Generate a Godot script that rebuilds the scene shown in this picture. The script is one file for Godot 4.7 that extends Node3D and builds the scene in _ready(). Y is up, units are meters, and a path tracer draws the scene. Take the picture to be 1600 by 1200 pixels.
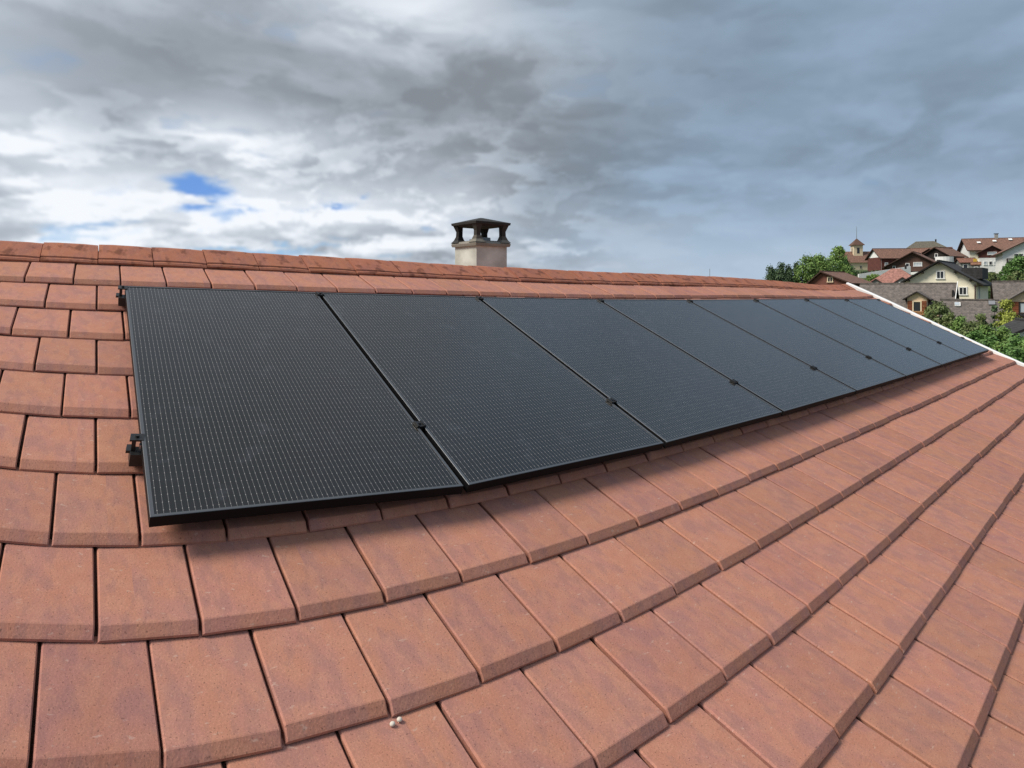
extends Node3D
# A tiled roof with eight solar panels, a chimney behind the ridge and a village on the hill beyond.

const EYE := 7.0          # camera height over the ground at the house
const FOCAL := 1047.0     # focal length for a picture 1600 wide
const TILE := 0.283       # cover width of one roof tile in metres

var rng := RandomNumberGenerator.new()
var M := {}
var used := {}

# ------------------------------------------------------------------ small mesh builder
class MB:
	var v := PackedVector3Array()
	var n := PackedVector3Array()
	var t := PackedVector2Array()
	var c := PackedColorArray()
	var t2 := PackedVector2Array()
	func tri(a: Vector3, b: Vector3, d: Vector3, out: Vector3, ua := Vector2(), ub := Vector2(), ud := Vector2(), col := Color.WHITE) -> void:
		var m := (d - a).cross(b - a)
		if m.length_squared() < 1e-16:
			return
		m = m.normalized()
		if m.dot(out) < 0.0:
			m = -m
			var q := b; b = d; d = q
			var w := ub; ub = ud; ud = w
		v.append_array([a, b, d]); n.append_array([m, m, m]); t.append_array([ua, ub, ud]); c.append_array([col, col, col])
	func quad(a: Vector3, b: Vector3, d: Vector3, e: Vector3, out: Vector3, col := Color.WHITE, ua := Vector2(), ub := Vector2(), ud := Vector2(), ue := Vector2()) -> void:
		tri(a, b, d, out, ua, ub, ud, col)
		tri(a, d, e, out, ua, ud, ue, col)
	func box(at: Vector3, size: Vector3, basis := Basis(), col := Color.WHITE) -> void:
		var h := size * 0.5
		for ax in 3:
			for s in [-1.0, 1.0]:
				var d := Vector3.ZERO; d[ax] = h[ax] * s
				var e := Vector3.ZERO; e[(ax + 1) % 3] = h[(ax + 1) % 3]
				var f := Vector3.ZERO; f[(ax + 2) % 3] = h[(ax + 2) % 3]
				var us := Vector2(e.length(), f.length())
				quad(at + basis * (d - e - f), at + basis * (d + e - f), at + basis * (d + e + f), at + basis * (d - e + f), basis * d, col, Vector2(0, 0), Vector2(2.0 * us.x, 0), us * 2.0, Vector2(0, 2.0 * us.y))
	func tube(a: Vector3, b: Vector3, ra: float, rb: float, sides := 8, col := Color.WHITE) -> void:
		var d := (b - a).normalized()
		var x := d.cross(Vector3.UP if absf(d.y) < 0.9 else Vector3.RIGHT).normalized()
		var y := d.cross(x)
		for i in sides:
			var p := TAU * i / sides
			var q := TAU * (i + 1) / sides
			var e := x * cos(p) + y * sin(p)
			var f := x * cos(q) + y * sin(q)
			quad(a + e * ra, a + f * ra, b + f * rb, b + e * rb, e + f, col, Vector2(0, 0), Vector2(1, 0), Vector2(1, 1), Vector2(0, 1))
			tri(b, b + e * rb, b + f * rb, d, Vector2(), Vector2(), Vector2(), col)
			tri(a, a + e * ra, a + f * ra, -d, Vector2(), Vector2(), Vector2(), col)
	func prism(poly: PackedVector2Array, z0: float, z1: float, basis := Basis(), col := Color.WHITE) -> void:
		var mid := Vector2.ZERO
		for p in poly: mid += p / poly.size()
		var tris := Geometry2D.triangulate_polygon(poly)
		for i in range(0, tris.size(), 3):
			for s in [z0, z1]:
				var q: Array = []
				for j in 3:
					var p := poly[tris[i + j]]
					q.append(basis * Vector3(p.x, p.y, s))
				tri(q[0], q[1], q[2], basis * Vector3(0, 0, signf(s - (z0 + z1) * 0.5)), poly[tris[i]], poly[tris[i + 1]], poly[tris[i + 2]], col)
		var turn := 1.0 if not Geometry2D.is_polygon_clockwise(poly) else -1.0
		for i in poly.size():
			var a := poly[i]
			var b := poly[(i + 1) % poly.size()]
			var o := Vector2(b.y - a.y, a.x - b.x) * turn
			var l := a.distance_to(b)
			quad(basis * Vector3(a.x, a.y, z0), basis * Vector3(b.x, b.y, z0), basis * Vector3(b.x, b.y, z1), basis * Vector3(a.x, a.y, z1), basis * Vector3(o.x, o.y, 0), col, Vector2(0, z0), Vector2(l, z0), Vector2(l, z1), Vector2(0, z1))
	func mesh() -> ArrayMesh:
		var a: Array = []
		a.resize(Mesh.ARRAY_MAX)
		a[Mesh.ARRAY_VERTEX] = v; a[Mesh.ARRAY_NORMAL] = n; a[Mesh.ARRAY_TEX_UV] = t; a[Mesh.ARRAY_COLOR] = c
		if t2.size(): a[Mesh.ARRAY_TEX_UV2] = t2
		var m := ArrayMesh.new()
		m.add_surface_from_arrays(Mesh.PRIMITIVE_TRIANGLES, a)
		return m


func numbered(called: String, parent: Node) -> String:
	var key := [parent.get_instance_id(), called]
	var k: int = used.get(key, 0)
	used[key] = k + 1
	return called if k == 0 else "%s_%03d" % [called, k]

func obj(called: String, mb: MB, mat: Material, parent: Node = self) -> MeshInstance3D:
	return put(called, mb.mesh(), mat, parent)

func put(called: String, mesh: Mesh, mat: Material, parent: Node = self) -> MeshInstance3D:
	var o := MeshInstance3D.new()
	o.mesh = mesh
	o.material_override = mat
	o.name = numbered(called, parent)
	parent.add_child(o, true)
	return o

func base(called: String, at := Vector3.ZERO, turn := 0.0, parent: Node = self) -> Node3D:
	var o := Node3D.new()
	o.name = numbered(called, parent)
	o.position = at
	o.rotation.y = turn
	parent.add_child(o, true)
	return o

func tag(o: Node, label: String, category: String, group := "") -> Node:
	o.set_meta("label", label)
	o.set_meta("category", category)
	if group: o.set_meta("group", group)
	return o

# ------------------------------------------------------------------ materials
func lin(r: float, g: float, b: float) -> Color:
	return Color(r, g, b).linear_to_srgb()

func mat(r: float, g: float, b: float, rough := 0.85, metal := 0.0) -> StandardMaterial3D:
	var m := StandardMaterial3D.new()
	m.albedo_color = lin(r, g, b)
	m.roughness = rough
	m.metallic = metal
	m.vertex_color_use_as_albedo = true
	return m

func noise(s: int, f: float, oct := 4, type := FastNoiseLite.TYPE_SIMPLEX_SMOOTH, gain := 0.5) -> FastNoiseLite:
	var n := FastNoiseLite.new()
	n.seed = s; n.frequency = f; n.noise_type = type
	n.fractal_type = FastNoiseLite.FRACTAL_FBM; n.fractal_octaves = oct; n.fractal_gain = gain
	return n

func mottle(s: int, f: float, lo: Color, hi: Color, oct := 5, size := 256) -> NoiseTexture2D:
	var t := NoiseTexture2D.new()
	t.width = size; t.height = size; t.seamless = true
	t.noise = noise(s, f, oct)
	var g := Gradient.new()
	g.set_color(0, lo); g.set_color(1, hi)
	t.color_ramp = g
	return t

func wall_mat(r: float, g: float, b: float, stain := 0.86, scale := 0.35) -> StandardMaterial3D:
	var m := mat(r, g, b, 0.92)
	m.albedo_texture = mottle(int(r * 900 + b * 300), 0.012, Color(stain, stain, stain * 0.98), Color(1, 1, 1))
	m.uv1_triplanar = true; m.uv1_world_triplanar = true
	m.uv1_scale = Vector3.ONE * scale
	return m

# clay: mottled orange, rose and grey-violet with fine dark and light specks
func clay_image(size: int) -> Image:
	var im := Image.create(size, size, false, Image.FORMAT_RGB8)
	var big := noise(3, 0.0055, 3)
	var mid := noise(4, 0.016, 4)
	var fine := noise(5, 0.11, 3)
	var grain := noise(6, 0.45, 2)
	var soot := noise(7, 0.022, 3)
	var scuff := noise(8, 0.035, 4)
	var orange := Color(0.72, 0.503, 0.42)
	var rose := Color(0.70, 0.495, 0.445)
	var violet := Color(0.60, 0.445, 0.42)
	var bright := Color(0.75, 0.545, 0.46)
	for y in size:
		for x in size:
			var a := clampf(big.get_noise_2d(x, y * 0.8) * 1.5 + 0.5, 0.0, 1.0)
			var b := clampf(mid.get_noise_2d(x, y) * 1.6 + 0.5, 0.0, 1.0)
			var c := orange.lerp(rose, a).lerp(bright, clampf(b * 1.3 - 0.55, 0.0, 1.0) * 0.5)
			c = c.lerp(violet, clampf((soot.get_noise_2d(x, y * 0.45) + a * 0.35 - 0.18) * 0.8, 0.0, 0.36))
			c = c.lerp(Color(0.80, 0.70, 0.64), clampf((scuff.get_noise_2d(x * 0.6, y * 1.5) - 0.50) * 3.5, 0.0, 0.5))
			var f := fine.get_noise_2d(x, y)
			var g := grain.get_noise_2d(x, y)
			var k := 1.0 + f * 0.055 + g * 0.055
			if f > 0.47 and g > -0.2: k *= 0.74
			if g > 0.6: k *= 1.18
			im.set_pixel(x, y, Color(c.r * k, c.g * k, c.b * k))
	return im

# far roofs: courses of small tiles, drawn where they are too small to tell apart
func course_image(size: int, rows: int, cols: int, s: int) -> Image:
	var im := Image.create(size, size, false, Image.FORMAT_RGB8)
	var r := RandomNumberGenerator.new(); r.seed = s
	var tone := PackedFloat32Array()
	for i in rows * cols: tone.append(r.randf_range(0.88, 1.0))
	var n := noise(s, 0.02, 3)
	for y in size:
		var ry := float(y) / size * rows
		var row := int(ry)
		for x in size:
			var cx := float(x) / size * cols + 0.5 * (row % 2)
			var col := int(cx) % cols
			var k := tone[row * cols + col] * (0.93 + 0.18 * n.get_noise_2d(x, y))
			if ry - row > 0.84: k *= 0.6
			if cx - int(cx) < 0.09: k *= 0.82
			im.set_pixel(x, y, Color(k, k, k))
	return im

func cell_image() -> Image:
	var size := 64
	var im := Image.create(size, size, false, Image.FORMAT_RGB8)
	for y in size:
		for x in size:
			var c := Color(0.108, 0.103, 0.10)
			var d := absf(x - 31.5)
			var e := Vector2(x - 31.5, y - 31.5).length()
			if d < 1.6: c = Color(0.64, 0.64, 0.64)
			if e < 3.9: c = Color(0.88, 0.88, 0.88)
			im.set_pixel(x, y, c)
	return im

func make_materials() -> void:
	var clay := mat(0.93, 0.93, 0.93, 0.9)
	clay.albedo_texture = ImageTexture.create_from_image(clay_image(800))
	clay.normal_enabled = true
	var nt := NoiseTexture2D.new()
	nt.width = 512; nt.height = 512; nt.seamless = true; nt.as_normal_map = true; nt.bump_strength = 3.0
	nt.noise = noise(9, 0.16, 4)
	clay.normal_texture = nt
	clay.normal_scale = 0.11
	clay.metallic_specular = 0.3
	M.clay = clay
	var rc: StandardMaterial3D = clay.duplicate()
	var weather := mottle(21, 0.013, Color(0.76, 0.75, 0.75), Color(1, 1, 1), 5, 512)
	weather.color_ramp.set_offset(0, 0.16); weather.color_ramp.set_offset(1, 0.36)
	rc.detail_enabled = true
	rc.detail_blend_mode = BaseMaterial3D.BLEND_MODE_MUL
	rc.detail_albedo = weather
	rc.detail_uv_layer = BaseMaterial3D.DETAIL_UV_1
	rc.albedo_color = lin(0.85, 0.72, 0.63)
	M.ridge_clay = rc
	M.under = mat(0.12, 0.05, 0.035, 0.95)
	M.white_trim = mat(0.86, 0.87, 0.88, 0.5)
	M.black_metal = mat(0.010, 0.010, 0.011, 0.42, 0.0)
	var fr := mat(0.11, 0.118, 0.13, 0.46, 0.5)  # lip of the black frame, greyer: a sky highlight put into the colour
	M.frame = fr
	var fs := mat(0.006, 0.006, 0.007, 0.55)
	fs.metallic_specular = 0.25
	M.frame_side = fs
	M.bolt = mat(0.5, 0.5, 0.52, 0.35, 0.9)
	var g := mat(0.56, 0.535, 0.52, 0.13)
	g.albedo_texture = ImageTexture.create_from_image(cell_image())
	g.metallic_specular = 0.56
	g.roughness_texture = mottle(31, 0.01, Color(0.6, 0.6, 0.6), Color(1, 1, 1), 5, 256)
	g.roughness = 0.22
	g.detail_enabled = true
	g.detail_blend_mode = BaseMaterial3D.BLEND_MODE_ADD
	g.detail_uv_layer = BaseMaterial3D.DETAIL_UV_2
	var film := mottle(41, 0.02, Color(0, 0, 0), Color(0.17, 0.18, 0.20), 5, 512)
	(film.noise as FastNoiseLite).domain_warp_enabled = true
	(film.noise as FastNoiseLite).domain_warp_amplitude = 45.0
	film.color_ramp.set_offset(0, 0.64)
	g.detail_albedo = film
	M.cell = g
	M.dust = mat(0.30, 0.32, 0.36, 0.9)
	M.render_wall = wall_mat(0.62, 0.58, 0.52)
	M.concrete = wall_mat(0.34, 0.32, 0.28, 0.62, 1.2)
	M.stack = wall_mat(0.73, 0.755, 0.70, 0.66, 0.9)
	M.soot = wall_mat(0.034, 0.033, 0.034, 0.6, 1.5)
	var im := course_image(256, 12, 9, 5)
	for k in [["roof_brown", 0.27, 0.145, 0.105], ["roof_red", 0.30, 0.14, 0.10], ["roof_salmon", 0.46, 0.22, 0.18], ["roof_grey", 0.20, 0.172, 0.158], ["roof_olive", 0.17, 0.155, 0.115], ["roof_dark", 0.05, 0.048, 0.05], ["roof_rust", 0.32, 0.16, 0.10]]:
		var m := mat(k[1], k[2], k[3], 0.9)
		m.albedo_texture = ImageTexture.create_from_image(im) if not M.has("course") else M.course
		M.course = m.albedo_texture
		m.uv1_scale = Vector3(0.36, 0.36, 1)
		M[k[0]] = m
	M.cream = wall_mat(0.87, 0.81, 0.66, 0.95)
	M.peach = wall_mat(0.80, 0.60, 0.42, 0.92)
	M.white = wall_mat(0.85, 0.855, 0.86, 0.93)
	M.sand = wall_mat(0.80, 0.66, 0.47, 0.92)
	M.greywall = wall_mat(0.36, 0.36, 0.35, 0.88)
	M.maroon = wall_mat(0.15, 0.047, 0.038, 0.75)
	M.brown = wall_mat(0.125, 0.068, 0.052, 0.75)
	M.dark_wood = wall_mat(0.03, 0.022, 0.019, 0.75)
	M.brick_red = wall_mat(0.20, 0.075, 0.055, 0.8)
	M.shutter = wall_mat(0.24, 0.075, 0.032, 0.8)
	M.orange_wood = wall_mat(0.42, 0.20, 0.075, 0.8)
	M.yellow = mat(0.62, 0.40, 0.05)
	var pane := mat(0.03, 0.034, 0.04, 0.08)
	M.pane = pane
	M.pane_bright = mat(0.42, 0.47, 0.52, 0.2)
	M.curtain = mat(0.45, 0.50, 0.54, 0.4)
	M.gutter = mat(0.12, 0.065, 0.05, 0.5)
	M.metal_grey = mat(0.25, 0.26, 0.28, 0.5, 0.4)
	M.bark = wall_mat(0.09, 0.07, 0.05, 0.6, 2.0)
	for k in [["leaf_mid", 0.15, 0.25, 0.06], ["leaf_light", 0.20, 0.32, 0.08], ["leaf_dark", 0.065, 0.115, 0.048], ["leaf_yellow", 0.31, 0.35, 0.06], ["leaf_deep", 0.105, 0.21, 0.05], ["leaf_olive", 0.145, 0.19, 0.065]]:
		var m := mat(k[1], k[2], k[3], 0.7)
		m.backlight_enabled = true
		m.backlight = lin(k[1] * 0.35, k[2] * 0.35, k[3] * 0.3)
		M[k[0]] = m
	var ground := mat(1, 1, 1, 0.95)
	ground.albedo_texture = mottle(51, 0.02, Color(0.19, 0.25, 0.11), Color(0.34, 0.38, 0.2), 5, 512)
	ground.uv1_triplanar = true; ground.uv1_world_triplanar = true
	ground.uv1_scale = Vector3.ONE * 0.06
	M.ground = ground
	M.lawn = wall_mat(0.11, 0.19, 0.045, 0.8, 0.6)
	M.pebble = mat(0.6, 0.55, 0.48, 0.8)

# ------------------------------------------------------------------ sky
func bump(az: float, el: float, a0: float, e0: float, wa: float, we: float, tilt := 0.0) -> float:
	var x := az - a0
	var y := el - e0 - tilt * x
	return exp(-(x * x) / (wa * wa) - (y * y) / (we * we))

func sky_image(w: int) -> Image:
	var h := w / 2
	var im := Image.create(w, h, false, Image.FORMAT_RGBF)
	var n1 := noise(101, 0.55, 5)
	var n2 := noise(102, 1.7, 6, FastNoiseLite.TYPE_SIMPLEX_SMOOTH, 0.58)
	var n3 := noise(103, 1.1, 4)
	for y in h:
		var el := (0.5 - (y + 0.5) / h) * PI
		var ed := rad_to_deg(el)
		for x in w:
			if el < -0.12:
				im.set_pixel(x, y, Color(0.10, 0.105, 0.09))
				continue
			var az := wrapf((x + 0.5) / w * TAU, -PI, PI)
			var ad := rad_to_deg(az)
			var dir := Vector3(sin(az) * cos(el), maxf(sin(el), 0.0), -cos(az) * cos(el))
			var s := 1.0 / (dir.y + 0.24)
			var p := Vector3(dir.x * s, dir.y * 1.2, dir.z * s)
			var warp := n3.get_noise_3d(p.x * 0.8, p.y, p.z * 0.8)
			var a := n1.get_noise_3d(p.x * 1.3 + warp * 0.5, p.y * 2.0, p.z * 1.3 + warp * 0.4)
			var b := n2.get_noise_3d(p.x * 1.5 - warp * 0.5, p.y * 4.0, p.z * 1.5)
			var puff := absf(n2.get_noise_3d(p.x * 2.0 + 9.0, p.y * 5.0, p.z * 2.0)) * 2.0 - 0.35
			var wa := ad + warp * 6.0 + b * 3.0
			var we := ed + b * 2.2 + warp * 1.4
			# brightness of the deck: broad layers, whiter towards the left, grey-blue to the right
			var right := lerpf(0.5, smoothstep(-8.0, 22.0, wa + a * 6.0), smoothstep(150.0, 70.0, absf(ad)))
			var L := lerpf(0.70, 0.625, right) + a * 0.055 + b * 0.05
			var q := n2.get_noise_3d(p.x * 1.1 + b * 0.35 + 31.0, p.y * 3.2 + warp, p.z * 1.1 - 7.0)
			var edge := smoothstep(-0.17, 0.19, q + a * 0.25)
			var fine := smoothstep(-0.25, 0.28, b + puff * 0.15)
			var low := lerpf(0.4, 1.0, smoothstep(19.0, 9.0, we))
			L += ((edge - 0.5) * lerpf(0.115, 0.03, right) + (fine - 0.5) * lerpf(0.075, 0.025, right)) * low
			L -= 0.095 * bump(wa, we, -20.0, 17.5, 19.0, 4.2, -0.09)
			L -= 0.055 * bump(wa, we, -2.0, 14.0, 12.0, 4.5, -0.2)
			L -= 0.05 * bump(wa, we, 5.0, 8.0, 10.0, 3.5)
			L += 0.15 * bump(wa, we, -9.0, 22.5, 7.0, 2.4)
			L += 0.12 * bump(wa, we, -37.0, 22.0, 6.0, 4.0)
			L += 0.20 * bump(wa, we, -19.0, 12.9, 6.0, 2.3, -0.12)
			L += 0.16 * bump(wa, we, -36.0, 11.5, 6.5, 3.4)
			L += 0.26 * bump(wa, we, -27.0, 6.5, 14.0, 3.2)
			L += 0.18 * bump(wa, we, -9.0, 5.5, 10.0, 2.4)
			L += 0.10 * bump(wa, we, -31.0, 2.5, 10.0, 1.6)
			L -= 0.06 * bump(wa, we, 12.0, 18.0, 9.0, 6.0)
			L -= 0.05 * bump(wa, we, 33.0, 11.0, 9.0, 6.0)
			# rain haze low on the right: smooth and pale
			var haze := smoothstep(9.5, 1.0, ed + b * 2.0 + warp * 2.0) * smoothstep(-3.0, 14.0, ad) * smoothstep(150.0, 70.0, ad)
			L = lerpf(L, 0.765 + b * 0.025, haze * 0.85)
			L += 0.12 * bump(ad, we, 1.5, 3.6, 3.2, 0.35) + 0.08 * bump(ad, we, 6.0, 3.5, 2.0, 0.3)
			# higher up the deck thins and grows brighter all round
			var up := smoothstep(26.0, 70.0, ed)
			L = lerpf(L, 0.72 + a * 0.26 + b * 0.10, up)
			L = clampf(L * 0.94, 0.50, 0.885)
			var tint := Color(0.94, 0.99, 1.05).lerp(Color(0.85, 0.985, 1.125), clampf(right * 0.9 - haze * 0.25, 0.0, 1.0) * (1.0 - up * 0.6))
			tint = tint.lerp(Color(1, 1, 1.01), clampf((L - 0.66) * 3.0, 0.0, 0.8))
			var c := Color(L * tint.r, L * tint.g, L * tint.b)
			# clear air showing through gaps low in the deck
			var gap := 1.3 * bump(wa, we, -24.6, 7.4, 2.8, 1.1, -0.03) + 0.6 * bump(wa, we, -19.8, 6.8, 1.6, 0.4) + 0.5 * bump(wa, we, -14.3, 7.2, 1.3, 0.35)
			gap += 0.6 * bump(wa, we, -31.0, 4.6, 3.5, 0.6) + 0.85 * bump(wa, we, -20.5, 3.2, 5.0, 0.55, -0.02) + 0.5 * bump(wa, we, -8.5, 4.6, 2.4, 0.6) + 0.4 * bump(wa, we, -11.0, 2.4, 4.0, 0.4)
			gap = smoothstep(0.22, 0.88, gap + b * 0.45 - (edge - 0.5) * 0.25)
			c = c.lerp(Color(0.37, 0.54, 0.79).lerp(Color(0.55, 0.69, 0.82), smoothstep(7.0, 3.0, ed)), gap * 0.93)
			c = c.srgb_to_linear()
			im.set_pixel(x, y, c)
	return im

# ------------------------------------------------------------------ the roof surface
# u counts tiles along the ridge, v counts courses down the slope, h is height over the battens, all in tile widths.
const ROOF := [[1.87299, 0.81951, 4.69289], [1.57433, 1.03033, -1.66763], [0.01637, -0.07218, 0.32248], [-0.00564, -0.02314, 0.11569], [-0.00626, 0.01383, -0.13563], [4.15911, 0.03464, 3.97893], [-0.01963, -0.15489, 0.79105], [-0.00417, -0.04653, -0.11269], [-0.01186, 0.18399, -0.45411], [-0.03538, 0.12525, -0.07706], [-0.37163, -0.08257, -0.30534], [-0.32766, 0.08723, -0.69412], [-0.08384, 0.02382, -0.27484], [-0.03667, -0.08966, -0.06509], [0.0523, -0.06277, 0.15794], [-0.38988, -0.00911, -0.64357], [0.03465, 0.07767, -0.10991], [-0.03031, 0.08759, 0.39411], [0.11957, -0.06158, 0.43186], [0.60596, -0.00091, 1.10085], [0.1898, -0.31787, 0.50091], [0.08231, -0.09346, -0.14151], [0.13874, 0.15707, -0.06353], [-0.1066, 0.19882, -0.26274], [-0.29021, -0.09951, -0.31628]]
const U_END := 35.65
const U_START := -5.0
const V_RIDGE := -8.65
const V_EAVE := 7.0
var roof_c: Array[Vector3] = []
var roof_e := [[0, 5], [1, 5], [2, 5], [3, 4], [4, 3], [5, 2], [6, 1]]

func poly(u: float, v: float) -> Vector3:
	var s := (u - 14.0) / 18.0
	var t := (v + 1.5) / 8.0
	var p := Vector3.ZERO
	var k := 0
	var si := 1.0
	for e in roof_e:
		var tj := si
		for j in e[1]:
			p += roof_c[k] * tj
			tj *= t
			k += 1
		si *= s
	return p

func flat(u: float, v: float) -> Vector3:
	var uc := clampf(u, -2.6, U_END)
	var vc := clampf(v, V_RIDGE - 0.3, 5.6)
	var p := poly(uc, vc)
	if u != uc: p += (poly(uc + 0.05, vc) - poly(uc - 0.05, vc)) * 10.0 * (u - uc)
	if v != vc: p += (poly(uc, vc + 0.05) - poly(uc, vc - 0.05)) * 10.0 * (v - vc)
	return p

func up(u: float, v: float) -> Vector3:
	var a := flat(u + 0.05, v) - flat(u - 0.05, v)
	var b := flat(u, v + 0.05) - flat(u, v - 0.05)
	return b.cross(a).normalized() * (1.0 if b.cross(a).y > 0.0 else -1.0)

func S(u: float, v: float, h := 0.0) -> Vector3:
	var p := flat(u, v)
	return p + up(u, v) * h * TILE if h != 0.0 else p

func in_view(p: Vector3) -> bool:
	var d := -p.z
	if d < 0.2: return false
	var x := 800.0 + FOCAL * p.x / d
	var y := 451.0 - FOCAL * (p.y - EYE) / d
	return x > -60.0 and x < 1660.0 and y > 300.0 and y < 1290.0

# one flat tile: face, bevelled nose, drip edge, side faces
func tile(mb: MB, u0: float, u1: float, k: float, r: RandomNumberGenerator, cut := false) -> void:
	var gl := 0.017 + r.randf_range(-0.005, 0.005)
	var gr := 0.017 + r.randf_range(-0.005, 0.005)
	var dv := r.randf_range(-0.011, 0.011)
	var dh := r.randf_range(-0.006, 0.010)
	var skew := r.randf_range(-0.009, 0.009)
	var tip := r.randf_range(-0.004, 0.004)
	# profile down the tile: [v, h]
	var prof := [[k - 1.07, -0.004], [k - 0.092, 0.098], [k - 0.081, 0.0955], [k - 0.012, 0.045], [k, 0.035], [k + 0.002, 0.012], [k - 0.03, -0.002]]
	var us := [u0 + gl, u0 + gl + 0.016, u1 - gr - 0.016, u1 - gr]
	var drop := [-0.016, 0.0, 0.0, -0.016]
	var grid: Array = []
	var off := Vector2(r.randf(), r.randf())
	var tone := r.randf_range(0.88, 1.06)
	var col := Color(tone, tone * r.randf_range(0.975, 1.02), tone * r.randf_range(0.965, 1.03))
	for i in prof.size():
		var line := PackedVector3Array()
		var low := PackedVector3Array()
		for j in 4:
			var f := float(j) / 3.0
			var hh: float = prof[i][1] + dh + tip * (f - 0.5) * 2.0 + (drop[j] if i < 5 else 0.0)
			var vv: float = prof[i][0] + dv + skew * (f - 0.5)
			var uu: float = us[j]
			line.append(S(uu, vv, hh))
		low.append(S(us[0], prof[i][0] + dv - skew * 0.5, -0.03))
		low.append(S(us[3], prof[i][0] + dv + skew * 0.5, -0.03))
		grid.append([line, low])
	var mid := (u0 + u1) * 0.5
	var n := up(mid, k - 0.5)
	var down := (S(mid, k) - S(mid, k - 1.0)).normalized()
	var side := (S(u1, k - 0.5) - S(u0, k - 0.5)).normalized()
	var sc := 0.30
	for i in prof.size() - 1:
		var o := n
		if i == 3 or i == 2: o = n * 0.8 + down * 0.5
		if i == 4: o = down
		if i == 5: o = down - n
		for j in 3:
			var a: Vector3 = grid[i][0][j]; var b: Vector3 = grid[i][0][j + 1]
			var c: Vector3 = grid[i + 1][0][j + 1]; var d: Vector3 = grid[i + 1][0][j]
			var va := (float(prof[i][0]) - k) * sc * 1.1; var vb := (float(prof[i + 1][0]) - k) * sc * 1.1
			if i >= 4: vb -= 0.01
			var xa: float = (us[j] - u0) * sc; var xb: float = (us[j + 1] - u0) * sc
			mb.quad(a, b, c, d, o, col, off + Vector2(xa, va), off + Vector2(xb, va), off + Vector2(xb, vb), off + Vector2(xa, vb))
		if i < 4:
			for e in 2:
				var q := 0 if e == 0 else 3
				var va := (float(prof[i][0]) - k) * sc; var vb := (float(prof[i + 1][0]) - k) * sc
				mb.quad(grid[i][0][q], grid[i + 1][0][q], grid[i + 1][1][e], grid[i][1][e], side * (1.0 if e else -1.0), col * Color(0.8, 0.76, 0.74), off + Vector2(0, va), off + Vector2(0, vb), off + Vector2(0.02, vb), off + Vector2(0.02, va))

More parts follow.
